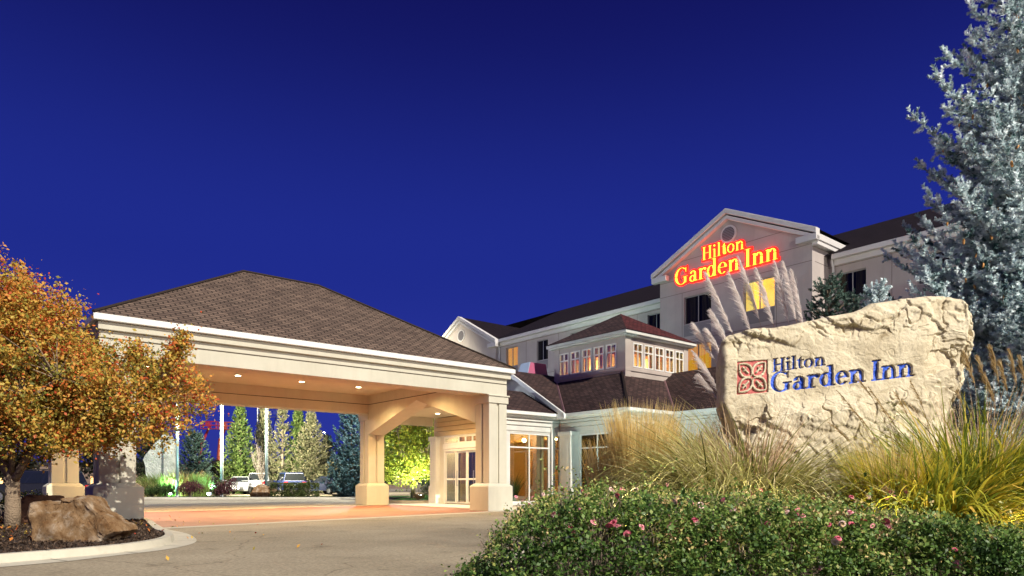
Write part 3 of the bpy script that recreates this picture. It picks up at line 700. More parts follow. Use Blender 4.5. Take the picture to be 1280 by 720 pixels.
# gable end with raking boards over the link roof
mb = MB(); mb.prism([(3.7, 4.6), (12.7, 4.6), (8.2, 4.6+pA*4.5)], lambda a, b, d: (d, a, b), 7.9, 8.05); mb.build('gable_wall', M['lobby'], lob)
def rake(mb, u0, u1, va, za, vb, zb, hgt, drop=0):
    mb.prism([(va, za-drop), (vb, zb-drop), (vb, zb-drop-hgt), (va, za-drop-hgt)], lambda a, b, d: (d, a, b), u0, u1)
mb = MB(); rake(mb, 7.38, 7.5, 3.45, EZ+.02, 8.2, RA+.05, .26); rake(mb, 7.38, 7.5, 12.95, EZ+.02, 8.2, RA+.05, .26)
mb.box(7.38, 3.42, 4.38, 7.502, 4.0, 4.66)
mb.build('rake_board', M['white'], lob, bevel=.015)
mb = MB(); rake(mb, 7.5, 7.9, 3.6, EZ-.08, 8.2, RA-.05, .05, .02); mb.build('rake_soffit', M['white'], lob)
# link ceiling between canopy and doors
mb = MB(); mb.box(.46, 4.0, 4.62, 3.68, 9.75, 4.78); mb.build('ceiling', M['ceil'], lob)
mb = MB(); mb.box(.46, 9.45, 4.16, 3.45, 9.75, 4.618); mb.build('beam', M['cream'], lob, bevel=.01)
for u, v in ((1.1, 7.9), (2.3, 7.3), (1.4, 5.4), (2.5, 5.4)):
    o = MB().disc((u, v, 4.605), .15, (0, 0, 1), 20, .012).build('downlight', M['white'], lob)
    MB().disc((u, v, 4.598), .105, (0, 0, 1), 20, .006).build('lens', M['bulb'], o)
    lamp('downlight_glow', 'SPOT', (u, v, 4.56), 170, WARM, lob, (0, 0, -1), .1, 150, .8)
M['greeng'] = glass_mat('green_reflection_glass', (.30, .36, .24), .03)  # the dark green reflection is put into the glass tint
# glass front on a plane: frame bars plus pane
def glazing(name, axis, w0, p, a0, a1, z0, z1, vb, hb, fw=.07, dep=.09, parent=lob, fm='white', pm='glass'):
    P = (lambda mb, a, za, b, zb, d0, d1: mb.box(d0, a, za, d1, b, zb)) if axis == 'v' else (lambda mb, a, za, b, zb, d0, d1: mb.box(a, d0, za, b, d1, zb))
    mb = MB(); d0, d1 = p, p+dep
    P(mb, a0, z0, a0+fw, z1, d0, d1); P(mb, a1-fw, z0, a1, z1, d0, d1)
    P(mb, a0+fw, z0, a1-fw, z0+fw, d0, d1); P(mb, a0+fw, z1-fw, a1-fw, z1, d0, d1)
    for x in vb: P(mb, x-fw/2, z0+fw, x+fw/2, z1-fw, d0, d1)
    xs_ = [a0+fw]+[y for x in vb for y in (x-fw/2, x+fw/2)]+[a1-fw]
    for z in hb:
        for i in range(0, len(xs_), 2): P(mb, xs_[i], z-fw/2, xs_[i+1], z+fw/2, d0, d1)
    o = mb.build(name, M[fm], parent, bevel=.006)
    mb = MB(); P(mb, a0+fw*.5, z0+fw*.5, a1-fw*.5, z1-fw*.5, p+dep*.45, p+dep*.55); mb.build('pane', M[pm], o)
    return o
glazing('window', 'u', 0, 4.48, 4.62, 7.36, .12, 3.63, [5.97], [2.90], .075)
glazing('window', 'u', 0, 4.48, 7.70, 8.10, .12, 3.63, [], [2.90], .06)
glazing('window', 'v', 0, 8.12, .67, 3.02, .3, 3.60, [1.82], [2.88], .075, pm='greeng')
# sliding entrance doors: header, transom, four leaves
mb = MB(); mb.box(3.62, 5.0, 2.90, 3.86, 8.8, 3.17); mb.build('door_header', M['white'], lob, bevel=.02)
glazing('transom', 'v', 0, 3.70, 5.0, 8.8, 3.18, 3.56, [6.3, 6.9, 7.5], [], .07)
mb = MB(); mb.box(3.68, 8.72, 0, 3.84, 8.8, 2.9); mb.box(3.68, 5.0, 0, 3.84, 5.08, 2.9); mb.box(3.66, 5.08, 2.78, 3.84, 8.72, 2.9); mb.build('door_frame', M['white'], lob)
for i, (a, b) in enumerate(((7.72, 8.70), (6.80, 7.70), (5.98, 6.78), (5.10, 5.96))):
    o = glazing('door_leaf', 'v', 0, 3.72 if i in (0, 3) else 3.75, a, b, .04, 2.77, [], [1.31], .095, .05)
    mb = MB(); x = a+.13 if i in (0, 2) else b-.13
    mb.tube([(3.66, x, .95), (3.66, x, 1.75)], .018, 8); mb.box(3.66, x-.01, .98, 3.72, x+.01, 1.0); mb.box(3.66, x-.01, 1.7, 3.72, x+.01, 1.72); mb.build('handle', M['metal'], o)
    mb = MB(); mb.box(3.700, a+.2, .16, 3.714, b-.2, .19); mb.build('kick_rail', M['metal'], o)
# vestibule and lobby interior
wood = mat('oak_wood', (.46, .21, .06), (.36, .15, .04), 4, .45, spec=.4)
inn = mat('interior_wall', (.62, .36, .12), (.68, .42, .16), 1.4, .9)
mb = MB(); mb.box(3.9, 4.62, .02, 8.1, 9.55, .06); mb.box(8.3, .1, .02, 18.5, 12, .06); mb.build('floor', mat('tile_floor', (.30, .19, .10), (.36, .24, .13), 3, .4), lob)
mb = MB(); mb.box(3.9, 4.62, 3.80, 7.9, 9.55, 3.85); mb.box(8.3, .1, 3.8, 18.5, 12, 3.85); mb.build('lobby_ceiling', inn, lob)
mb = MB(); wall_v(mb, 7.0, 7.15, 4.7, 9.5, .06, 3.8, [(5.6, 8.2, .06, 3.3)]); wall_u(mb, 7.55, 7.7, 3.95, 6.98, .06, 3.8, [(4.3, 6.6, .06, 3.35)]); mb.build('inner_wall', inn, lob)
mb = MB(); mb.box(13.6, .1, .06, 13.8, 12, 3.8); mb.box(8.3, 11.8, .06, 13.6, 12, 3.8); mb.build('back_wall', inn, lob)
glazing('inner_door', 'u', 0, 7.58, 4.3, 6.6, .06, 3.35, [4.95, 5.45, 6.05], [2.55, 1.2], .13, .08, fm='wood_' if False else 'white', pm='glass').data.materials[0] = wood
MB().box(9.0, 2.35, .06, 9.4, 2.9, 2.2).build('inner_column', wood, lob); MB().box(6.7, 4.75, .06, 6.95, 5.2, 3.8).build('inner_column', wood, lob)
for z in (.8, 1.3, 1.8, 2.3):
    pass
cm_ = curtain_mat('tan_drape', (.10, .075, .05), (.34, .27, .19), 0, 16)
for a in (5.15, 5.75, 6.25, 7.05, 7.42, 7.85, 8.35):
    mb = MB(); pts = [(4.55+.05*math.sin(i*2.1), a+i*.03) for i in range(9)]
    for i in range(8): mb.poly([(*pts[i], .1), (*pts[i+1], .1), (*pts[i+1], 2.9), (*pts[i], 2.9)])
    mb.build('drape', cm_, lob)
mb = MB(); mb.box(5.0, 9.3, .06, 6.9, 9.5, 2.6)
for z in (.9, 1.4, 1.9): mb.box(5.1, 9.1, z, 6.8, 9.3, z+.04)
mb.build('shelf_unit', wood, lob)
mb = MB(); cyl = [(5.3, 9.2, 1.42), (5.7, 9.2, .92), (6.0, 9.2, 1.42), (6.4, 9.2, 1.92), (5.5, 9.2, 1.92), (6.2, 9.2, .92)]
cer = mat('ceramic', (.7, .65, .5), rough=.3)
for x, y, z in cyl: MB().tube([(x, y, z+.022), (x, y, z+.2), (x, y, z+.3)], [.08, .1, .04], 10).build('vase', cer, lob)
for l in ((5.6, 6.0, 3.5, 120), (5.3, 8.6, 3.4, 90), (11.5, 8.5, 3.5, 130)):
    o = MB().disc((l[0], l[1], 3.72), .16, (0, 0, 1), 16, .07).build('ceiling_lamp', M['bulb'], lob)
    lamp('lobby_glow', 'POINT', l[:3], l[3], (1, .60, .24), lob, None, .15)
# cupola
cu0, cv0, cs_ = 10.5, 2.06, 5.35
mb = MB(); ops = [.62+.9*i for i in range(5)]
mb2 = MB()
wall_v(mb, cu0, cu0+.15, cv0+.15, cv0+cs_, 6.3, 8.9, [(cv0+o_, cv0+o_+.74, 7.23, 8.52) for o_ in ops])
wall_u(mb, cv0, cv0+.15, cu0, cu0+cs_, 6.3, 8.9, [(cu0+o_, cu0+o_+.74, 7.23, 8.52) for o_ in ops])
mb.box(cu0+cs_-.15, cv0+.15, 6.3, cu0+cs_, cv0+cs_, 8.9); mb.box(cu0+.15, cv0+cs_-.15, 6.3, cu0+cs_-.15, cv0+cs_, 8.9)
for x, y in ((0, 0), (1, 0), (0, 1)):
    a, b = cu0+x*(cs_-.5), cv0+y*(cs_-.5); mb.box(a-.04, b-.04, 6.3, a+.5, b+.5, 8.88) if False else None
mb.box(cu0-.045, cv0-.045, 6.3, cu0+.40, cv0-.001, 8.88); mb.box(cu0-.045, cv0-.001, 6.3, cu0-.001, cv0+.40, 8.88)
mb.box(cu0-.04, cv0+cs_-.4, 6.3, cu0-.001, cv0+cs_, 8.88); mb.box(cu0+cs_-.4, cv0-.04, 6.3, cu0+cs_, cv0-.001, 8.88)
mb.box(cu0-.06, cv0-.06, 7.0, cu0-.002, cv0+cs_, 7.14); mb.box(cu0-.002, cv0-.06, 7.0, cu0+cs_, cv0-.002, 7.14)
cup = mb.build('cupola', M['taupe'], lob, bevel=.006)
for o_ in ops:
    a = cv0+o_; glazing('cupola_window', 'v', 0, cu0-.02, a, a+.74, 7.23, 8.52, [a+.37], [8.08], .065, .07, cup)
    a = cu0+o_; glazing('cupola_window', 'u', 0, cv0-.02, a, a+.74, 7.23, 8.52, [a+.37], [8.08], .065, .07, cup)
mb = MB(); mb.box(cu0+1.6, cv0+1.6, 6.9, cu0+cs_-.15, cv0+cs_-.15, 8.8)
for i in range(9):
    mb.box(cu0+.55, cv0+.5+i*.55, 6.9, cu0+.66, cv0+.6+i*.55+.1*(i % 2), 8.9, 1); mb.box(cu0+.5+i*.55, cv0+.55, 6.9, cu0+.62+i*.55, cv0+.66, 8.9, 1)
mb.box(cu0+.8, cv0+.8, 8.15, cu0+1.4, cv0+cs_-.3, 8.3, 1); mb.box(cu0+1.4, cv0+.8, 8.15, cu0+cs_-.3, cv0+1.4, 8.3, 1)
mb.build('cupola_interior', [mat('lit_plaster', (.75, .58, .30), (.8, .66, .40), 2, .9), mat('red_beam', (.30, .10, .05), (.42, .2, .1), 2, .7)], cup)
mb = MB(); mb.box(cu0+.15, cv0+.15, 6.85, cu0+cs_-.15, cv0+cs_-.15, 6.9); mb.build('cupola_floor', inn, cup)
for p in ((1.1, 1.1), (1.1, 3.6), (3.6, 1.1)): lamp('cupola_glow', 'POINT', (cu0+p[0], cv0+p[1], 7.6), 85, (1, .58, .20), lob, None, .2)
mb = MB(); o_ = .36; a0_, b0_, a1_, b1_ = cu0-o_, cv0-o_, cu0+cs_+o_, cv0+cs_+o_
mb.box(a0_, b0_, 8.88, a1_, b1_, 9.05); mb.box(a0_+.1, b0_+.1, 8.80, a1_-.1, b1_-.1, 8.878); mb.build('cupola_cornice', M['lobby'], cup, bevel=.015)
mb = MB(); cx_, cy_ = cu0+cs_/2, cv0+cs_/2; ap = (cx_, cy_, 10.85); z = 9.055; a_ = .05
k = [(a0_-a_, b0_-a_, z), (a1_+a_, b0_-a_, z), (a1_+a_, b1_+a_, z), (a0_-a_, b1_+a_, z)]
for i in range(4): roofpoly(mb, [k[i], k[(i+1) % 4], ap], 1 if i == 0 else 0)
mb.build('cupola_roof', [M['shing2'], M['shingr']], cup)
# rooftop unit; the red light falling on it is put into its pink colour
ru = thing('rooftop_unit', 'small pink-lit and pale blue box on the lobby roof behind the canopy eave', 'rooftop box', bw(10.3, 9.2, 7.3), UA)
MB().loft([[(-.8, -.5, 0), (.9, -.5, 0), (.9, .5, 0), (-.8, .5, 0)], [(-.45, -.4, .95), (.8, -.4, .95), (.8, .4, .95), (-.45, .4, .95)]]).build('casing', mat('pink_lit_panel', (.50, .10, .20), (.42, .13, .22), 2, .5), ru, bevel=.02)
MB().loft([[(-.86, -.5, .0), (-.81, -.5, .0), (-.81, .5, .0), (-.86, .5, .0)], [(-.51, -.4, .95), (-.46, -.4, .95), (-.46, .4, .95), (-.51, .4, .95)]]).build('end_panel', mat('pale_panel', (.33, .40, .52), rough=.4), ru)

# ================================================================== HOTEL BUILDING
hot = thing('hotel_building', 'pale multi-storey hotel block with two pedimented gables, dark roof and a few lit rooms', 'hotel', (OX, OY, 0), UA)
wins = []                                    # (plane u, v0, v1, z0, z1, lit, outer wall thickness)
GW = [(2.64, 4.63), (-1.5, .45)]
def floors(vs, z0, z1, n=4): return [(a, b, z0-3*k, z1-3*k, k) for a, b in vs for k in range(n)]
gh = floors(GW, 11.03, 12.75); lw = floors([(22.9, 24.5), (19.15, 20.5), (15.2, 16.6), (11.2, 12.6), (7.6, 9.0)], 11.1, 12.75); rw = floors([(-5.7, -4.2), (-9.7, -8.2), (-13.7, -12.2)], 11.08, 12.55)
lb = floors([(27.5, 29.0), (32, 33.5)], 11.1, 12.6)
mb = MB()
wall_v(mb, 19, 19.3, -3.66, 6.5, 0, 14.5, [h[:4] for h in gh])
mb.box(19.3, -3.66, 0, 21.1, -3.36, 14.2); mb.box(19.3, 6.2, 0, 21.1, 6.5, 14.2)
wall_v(mb, 20.8, 21.1, 6.5, 25.4, 0, 13.5, [h[:4] for h in lw])
wall_v(mb, 20.8, 21.1, -24, -3.66, 0, 13.5, [h[:4] for h in rw])
wall_v(mb, 20.4, 20.7, 25.4, 35.6, 0, 13.4, [h[:4] for h in lb])
mb.box(20.7, 25.4, 0, 21.1, 25.7, 13.4); mb.box(20.7, 35.3, 0, 38, 35.6, 13.4); mb.box(21.1, -24, 0, 37, -23.7, 13.5); mb.box(37, -24, 0, 37.3, 35.6, 13.5)
def gable(mb, u0, u1, va, vb, z0, z1): mb.prism([(va, z0), (vb, z0), ((va+vb)/2, z1)], lambda a, b, d: (d, a, b), u0, u1)
gable(mb, 19, 19.3, -3.66, 6.5, 14.5, 16.75); gable(mb, 20.4, 20.7, 25.4, 35.6, 13.4, 15.95)
hw = mb.build('wall', M['hotel'], hot)
mb = MB()                                    # stucco joints
for z in (13.05, 13.95, 10.0, 7.0, 15.05): mb.box(18.994, (-3.66 if z < 14.5 else -2.3), z, 18.999, (6.5 if z < 14.5 else 5.2), z+.03)
for v in (4.75, -1.62):
    for z0_, z1_ in ((7.03, 10), (10.03, 13.05)): mb.box(18.994, v, z0_, 18.999, v+.03, z1_)
for z in (12.95, 10.0): mb.box(20.794, 6.5, z, 20.799, 25.4, z+.03); mb.box(20.794, -24, z, 20.799, -3.66, z+.03)
for v in (9.9, 13.9, 17.9, 21.8, -3.95, -7.0, -11.0, -15):
    mb.box(20.794, v, 7, 20.799, v+.03, 12.95); mb.box(20.794, v+.9, 12.98, 20.799, v+.93, 13.3)
for v in (-2.0, -2.9): pass
mb.box(19.3, -3.668, 13.05, 20.8, -3.661, 13.08)
mb.build('wall_joint', mat('stucco_joint', (.20, .17, .16), rough=.95), hot)
dk = curtain_mat('dark_curtain', (.07, .055, .04), (.19, .15, .10), 0, 14)
lit = curtain_mat('lit_orange_curtain', (1.0, .30, .012), (1.0, .46, .04), .62, 7)
litroom = curtain_mat('lit_room_wall', (1.0, .50, .04), (1.0, .66, .12), 1.0, .8)
def hwin(u, h, mode):
    a, b, z0, z1, k = h
    c = (a+b)/2; o = glazing('window', 'v', 0, u+.10, a, b, z0, z1, [c], [], .055, .07, hot, 'hframe', 'glass' if mode else 'dglassT')
    mb = MB(); n = 14                       # folded curtain behind the pane
    for i in range(n):
        x0, x1 = a+.03+(b-a-.06)*i/n, a+.03+(b-a-.06)*(i+1)/n
        if mode == 0 and c-.12 < (x0+x1)/2 < c+.30: continue
        d0 = u+.27+.05*(i % 2); d1 = u+.27+.05*((i+1) % 2)
        mb.poly([(d0, x0, z0), (d1, x1, z0), (d1, x1, z1), (d0, x0, z1)])
    if mode == 2:
        mb = MB(); mb.box(u+.9, a, z0, u+.95, b, z1); mb.box(u+.3, a-.02, z0, u+.9, a+.02, z1); mb.box(u+.3, b-.02, z0, u+.9, b+.02, z1); mb.box(u+.3, a+.02, z1, u+.9, b-.02, z1+.03)
        mb.box(u+.28, b-.5, z0, u+.34, b, z1)
    mb.build('curtain', [dk, lit, litroom][mode], o)
    if mode == 0: MB().box(u+.6, a-.1, z0-.1, u+.65, b+.1, z1+.1).build('unlit_room_sheet', M['black'], o)  # black sheet stands in for the darkness of the unlit room
    mb = MB(); mb.box(u+.03, a, z0-.78, u+.055, b, z0-.02) if False else mb.box(u-.014, a, z0-.76, u-.003, b, z0-.03)
    mb.build('wall_panel', M['hpanel'], o)
M['hframe'] = mat('bronze_grey_frame', (.30, .29, .29), rough=.5)
M['dglassT'] = glass_mat('dark_tinted_glass', (.62, .62, .58), .02)
for h in gh: hwin(19, h, 2 if (h[0] < 0 and h[4] == 0) else 1 if (h[0] > 0 and h[4] == 1) else 0)
for h in lw: hwin(20.8, h, 1 if (h[0] > 22 and h[4] == 0) else 0)
for h in rw: hwin(20.8, h, 0)
for h in lb: hwin(20.4, h, 0)
# raking cornices with returns
def pediment(u, va, vb, z0, z1, name):
    c = (va+vb)/2; mb = MB()
    for off, dp, hh in ((.0, .42, .30), (.30, .30, .22)):
        for e_, s in ((va, 1), (vb, -1)):
            x0 = e_-s*.42; zz0 = z0-.15-off; k = (z1+.25-z0+.15)/abs(c-x0)
            mb.prism([(x0, zz0), (c, zz0+k*abs(c-x0)), (c, zz0+k*abs(c-x0)+hh), (x0, zz0+hh)], lambda a, b, d: (d, a, b), u-dp, u-.002)
    for e_, s in ((va, 1), (vb, -1)):
        a, b = sorted((e_-s*.42, e_+s*.75)); mb.box(u-.38, a, z0-.47, u-.004, b, z0-.12)
    return mb.build(name, M['hwhite'], hot, bevel=.015)
M['hwhite'] = mat('white_trim', (.66, .63, .62), (.60, .57, .57), 1.5, .7)
pediment(19, -3.66, 6.5, 14.5, 16.75, 'raking_cornice'); pediment(20.4, 25.4, 35.6, 13.4, 15.95, 'raking_cornice')
mb = MB(); mb.box(19.0, -4.05, 14.08, 23, -3.662, 14.42); mb.box(18.96, -3.98, 13.85, 23, -3.664, 14.08)
mb.build('eave_cornice', M['hwhite'], hot, bevel=.015); mb = MB()
mb.box(20.3, 6.5, 13.28, 20.5, 25.3, 13.55); mb.box(20.5, 6.5, 13.30, 20.798, 25.3, 13.36); mb.box(20.62, 6.5, 13.0, 20.797, 25.3, 13.30)
mb.build('eave_cornice', M['hwhite'], hot, bevel=.015); mb = MB()
mb.box(20.3, -24, 13.28, 20.5, -4.06, 13.55); mb.box(20.5, -24, 13.30, 20.798, -4.06, 13.36); mb.box(20.62, -24, 13.0, 20.797, -4.06, 13.30)
mb.build('eave_cornice', M['hwhite'], hot, bevel=.015)
mb = MB(); mb.tube([(20.55, 25.28, 13.2), (20.7, 25.28, 12.8), (20.7, 25.28, 4)], .07, 8); mb.tube([(20.5, -4.0, 13.3), (20.68, -4.0, 12.9), (20.68, -4.0, 4)], .07, 8); mb.build('downspout', M['hwhite'], hot)
mb = MB(); q = 13.55
roofpoly(mb, [(20.3, 26, q), (20.3, -24.4, q), (28.8, -24.4, 17.6), (28.8, 26, 17.6)]); roofpoly(mb, [(37.6, -24.4, q), (37.6, 36, q), (28.8, 36, 17.6), (28.8, -24.4, 17.6)])
def groof(u0, u1, va, vb, z0, z1):
    c = (va+vb)/2; roofpoly(mb, [(u0, va-.42, z0+.10), (u1, va-.42, z0+.10), (u1, c, z1+.52), (u0, c, z1+.52)]); roofpoly(mb, [(u1, vb+.42, z0+.10), (u0, vb+.42, z0+.10), (u0, c, z1+.52), (u1, c, z1+.52)])
groof(18.62, 29.5, -3.66, 6.5, 14.5, 16.75); groof(20.0, 29.5, 25.4, 35.6, 13.4, 15.95)
mb.build('roof', M['shing3'], hot)
def vent(u, v, z, r):
    mb = MB(); mb.tube([(u-.08, v, z), (u-.001, v, z)], r*1.25, 28); o = mb.build('gable_vent', M['hwhite'], hot)
    mb = MB(); mb.tube([(u-.085, v, z), (u-.081, v, z)], r, 28); mb.build('recess', M['groove'], o)
    mb = MB()
    for i in range(9):
        y = -r+2*r*(i+.5)/9; hw_ = math.sqrt(max(0, r*r-y*y))*.97; mb.box(u-.11, v-hw_, z+y-.025, u-.088, v+hw_, z+y+.02)
    mb.build('louvre', mat('grey_louvre', (.26, .25, .30), rough=.6), o)
vent(19, 1.42, 15.85, .42); vent(20.4, 30.5, 14.75, .45)
# ================================================================== ILLUMINATED SIGN ON THE GABLE
hs = thing('illuminated_sign', 'red and yellow lit channel letter sign on the hotel gable wall', 'sign', bw(19, 1.7, 13.58), UA)
def sign_word(text, v_left, z0, wid, cap):
    L, adv = text_polys(text); k = wid/adv
    for P in L:
        if not P: continue
        mb = MB()
        for i, p in enumerate(P):
            q = [(a*k, b*cap) for a, b in p]; fn = lambda a, b, d: (-d, v_left-1.7-a, z0-13.58+b)
            mb.prism(offset(q, .080), fn, .012, .075+.0022*i, 1); mb.prism(offset(q, -.026), fn, .10, .125+.0022*i, 0)
        mb.build('letter', [M['neony'], M['neonr']], hs)
sign_word('Hilton', 3.22, 14.70, 2.90, .80); sign_word('Garden Inn', 5.26, 13.58, 7.05, 1.06)
for v in (4.2, 2.2, .2, -1.2): lamp('sign_glow', 'POINT', (-.42, v-1.7, .55), 7, (1, .05, .03), hs, None, .3)
lamp('sign_glow', 'POINT', (-.42, 0, 1.5), 7, (1, .06, .03), hs, None, .3)

# ================================================================== STONE SIGN
def limestone(name, a, b, c, crack, k=1.):
    m, t, bs_ = nodes(name)
    co = t.nodes.new('ShaderNodeTexCoord')
    def noise(sc, d=7, r=.6, dist=0.):
        n = t.nodes.new('ShaderNodeTexNoise'); n.inputs['Scale'].default_value = sc; n.inputs['Detail'].default_value = d; n.inputs['Roughness'].default_value = r; n.inputs['Distortion'].default_value = dist
        t.links.new(co.outputs['Object'], n.inputs['Vector']); return n
    n1 = noise(1.6*k, 8, .62, .4); n2 = noise(6.5*k, 8, .7, .8); n3 = noise(26*k, 5, .6)
    base = ramp(t, [(.30, a), (.5, b), (.70, c)], n1.outputs[0])
    sp = ramp(t, [(.34, crack), (.46, (1, 1, 1)), (1, (1.05, 1.04, 1.02))], n2.outputs[0])
    mx = t.nodes.new('ShaderNodeMix'); mx.data_type = 'RGBA'; mx.blend_type = 'MULTIPLY'; mx.inputs[0].default_value = .75
    t.links.new(base.outputs[0], mx.inputs[6]); t.links.new(sp.outputs[0], mx.inputs[7]); t.links.new(mx.outputs[2], bs_.inputs['Base Color'])
    ad = t.nodes.new('ShaderNodeMath'); ad.operation = 'MULTIPLY_ADD'; ad.inputs[1].default_value = .45
    t.links.new(n3.outputs[0], ad.inputs[0]); t.links.new(n2.outputs[0], ad.inputs[2])
    bp = t.nodes.new('ShaderNodeBump'); bp.inputs['Strength'].default_value = .75; bp.inputs['Distance'].default_value = .035
    bp.inputs['Distance'].default_value = .022; t.links.new(ad.outputs[0], bp.inputs['Height']); t.links.new(bp.outputs[0], bs_.inputs['Normal'])
    setin(bs_, 'Roughness', .92); setin(bs_, 'Specular IOR Level', .12); return m
M['lime'] = limestone('limestone', (.41, .345, .24), (.54, .47, .345), (.63, .565, .435), (.42, .36, .28))
sg = thing('stone_sign', 'huge pale limestone slab with blue carved lettering and a red four-petal emblem', 'stone sign', (4.8, 10.0, .05))
K = 87.0; PX = lambda p: (p-640)/K; PZ = lambda y: HC+(HOR-y)/K
tp = np.array([(890,440),(903,426),(912,418),(935,412),(985,406),(1030,396),(1065,391),(1078,386),(1090,378),(1130,373),(1180,369),(1203,373),(1214,384),(1230,404)], float)
def rock_top(x): return np.interp(x, PX(tp[:, 0]), PZ(tp[:, 1]))+.03*(fbm(x*4, x*0+3.3, 4)-.5)
zb = -.3
def dens(lo, hi, a, b, coarse, fine):
    return np.unique(np.round(np.concatenate([np.linspace(lo, a, coarse[0]), np.linspace(a, b, fine), np.linspace(b, hi, coarse[1])]), 6))
ca = dens(0, 1, .040, .70, (9, 125), 440); sa = dens(0, 1, .635, .90, (130, 30), 175)
Aa, Sa = np.meshgrid(ca, sa)
zz = np.zeros_like(Aa); xx = np.zeros_like(Aa)
zest = zb+Sa*(3.6-zb)
for it in range(3):
    xl = PX(903)+np.maximum(0, 2.25-zest)*.50+.05*(fbm(zest*2.2, zest*0+9, 4)-.5); xr = np.interp(zest, [-.3, .6, 1.6, 2.5, 3.0, 3.4, 3.8], [6.30, 6.45, 6.60, 6.80, 6.88, 6.95, 6.90])+.10*(fbm(zest*2.6, zest*0+4, 5)-.5)
    xx = xl+Aa*(xr-xl); zest = zb+Sa*(rock_top(xx)-zb)
zz = zest
# lettering masks: sheared text on the face
SH = .118
def text_mask(text, px, py, wid_px, cap_px):
    L, adv = text_polys(text); m = np.zeros(xx.shape, bool); kx = wid_px/K/adv; kz = cap_px/K; x0, z0 = PX(px), PZ(py)
    P = np.stack([(xx-x0)/kx, (zz-z0-(xx-x0)*SH)/kz], -1)
    for G_ in L:
        for p in G_: m |= inside(P, offset(p, .014))
    return m
blue = text_mask('Hilton', 966, 464.5, 65, 16.5)|text_mask('Garden Inn', 963, 491, 180, 25.0)
ex = (xx-PX(940.5))/(19.7/K); ez = (zz-PZ(471.4)-(xx-PX(940.5))*.085)/(20.6/K)
red = (np.abs(ex) < 1)&(np.abs(ez) < 1)
def emblem_ridge():
    r = np.zeros(xx.shape, bool); d = 1/math.sqrt(2)
    for a, b in ((1, 1), (1, -1), (-1, 1), (-1, -1)):
        s = (ex*a+ez*b)*d; t = (ex*b*-1*a*a+ez*a*b*b)*d if False else (ex*a*-1*1+ez*b)*d
        u = np.clip((s-.10)/1.12, 0, 1); wv = .44*np.sin(math.pi*u**.85)**.75
        inn_ = (s > .10)&(s < 1.22)
        r |= inn_&(np.abs(t) < wv)&(np.abs(t) > wv-.125)
        r |= (s > .34)&(s < .92)&(np.abs(t) < .05)
        r |= (np.abs(s-.62+np.abs(t)*-.6) < .035)&(np.abs(t) < .17)&(s > .3)
    return r
red &= ~emblem_ridge()
calm = np.clip(1-np.maximum(np.maximum((PX(908)-xx), (xx-PX(1155)))/.22, np.maximum(PZ(504)+(xx-PX(965))*SH-zz, zz-PZ(438)-(xx-PX(965))*SH)/.16), 0, 1)
n1 = fbm(xx*.75+3, zz*.9, 4); wq = fbm(xx*1.3+7, zz*2.1+2, 5)*7.5+xx*.25; fl = np.floor(wq); fr_ = wq-fl
terr = (fl+np.clip((fr_-.86)/.14, 0, 1)**1.5)*.032
def facets(n, sx_, sz_, seed, amp, tilt):
    r_ = np.random.default_rng(seed); c = np.stack([r_.uniform(2.7, 6.9, n), r_.uniform(-.3, 3.9, n)], 1); o_ = r_.normal(0, amp, n); gx = r_.normal(0, tilt, n); gz = r_.normal(0, tilt, n)
    wx = xx+.22*(fbm(xx*1.7+seed, zz*1.7, 5)-.5)*2; wz = zz+.22*(fbm(xx*1.7, zz*1.7+seed, 5)-.5)*2
    best = np.full(xx.shape, 9e9); dv = np.zeros(xx.shape)
    for i in range(n):
        d = ((wx-c[i, 0])*sx_)**2+((wz-c[i, 1])*sz_)**2; k = d < best; best = np.where(k, d, best); dv = np.where(k, o_[i]+gx[i]*(xx-c[i, 0])+gz[i]*(zz-c[i, 1]), dv)
    return dv
fac = facets(30, 1., 1.5, 3, .020, .075)+facets(130, 1., 1.6, 5, .004, .035)
w2 = fbm(xx*3.1, zz*4.2+20, 4)*7; f2 = np.floor(w2); t2 = (f2+np.clip((w2-f2-.8)/.2, 0, 1))*.014
rid = 1-np.abs(fbm(xx*1.5+40, zz*1.3, 4)-.48)*2; crk = np.clip((rid-.975)/.025, 0, 1)*.035
dep = .20*(n1-.5)+(terr*.7+t2*.4-.12)*(1-.72*calm)+fac*(1-.93*calm)+.020*(fbm(xx*7, zz*7, 4)-.5)*(1-.5*calm)+.008*(fbm(xx*28, zz*28, 3)-.5)+crk*(1-.8*calm)
ed = np.minimum(np.minimum((xx-xl), (rock_top(xx)-zz))*1., 9.); er = np.clip(1-ed/.07, 0, 1); dep = dep+.07*er**2
brk = xr-.46+.20*(fbm(zz*1.3+5, xx*.2, 4)-.5)*2; dr_ = np.maximum(0, xx-brk); jag = fbm(xx*2.2+11, zz*1.6+4, 5)*6; jf = np.floor(jag)
dep = dep+dr_*1.3+np.clip(dr_*8, 0, 1)*((jf+np.clip((jag-jf-.7)/.3, 0, 1))*.10-.25)
dep = dep-np.clip(1.6-zz, 0, 2)*.10
yy = dep+blue*.034+red*.024
V = np.stack([xx-4.8, yy, zz-.05], -1).reshape(-1, 3); nr, nc = xx.shape
I = np.arange(nr*nc).reshape(nr, nc); F = np.stack([I[:-1, :-1], I[:-1, 1:], I[1:, 1:], I[1:, :-1]], -1).reshape(-1, 4)
fb, frd = blue.ravel()[F].all(1), red.ravel()[F].all(1); rest = ~(fb|frd)
def sub(name, mask, m, par, extra=None, smooth=True):
    f = F[mask]; u, inv = np.unique(f, return_inverse=True); return npmesh(name, V[u], inv.reshape(-1, 4), m, par, smooth=smooth)
slab = sub('slab', rest, M['lime'], sg)
sub('lettering', fb, mat('blue_letter_paint', (.018, .065, .50), (.03, .11, .62), 30, .55), sg)
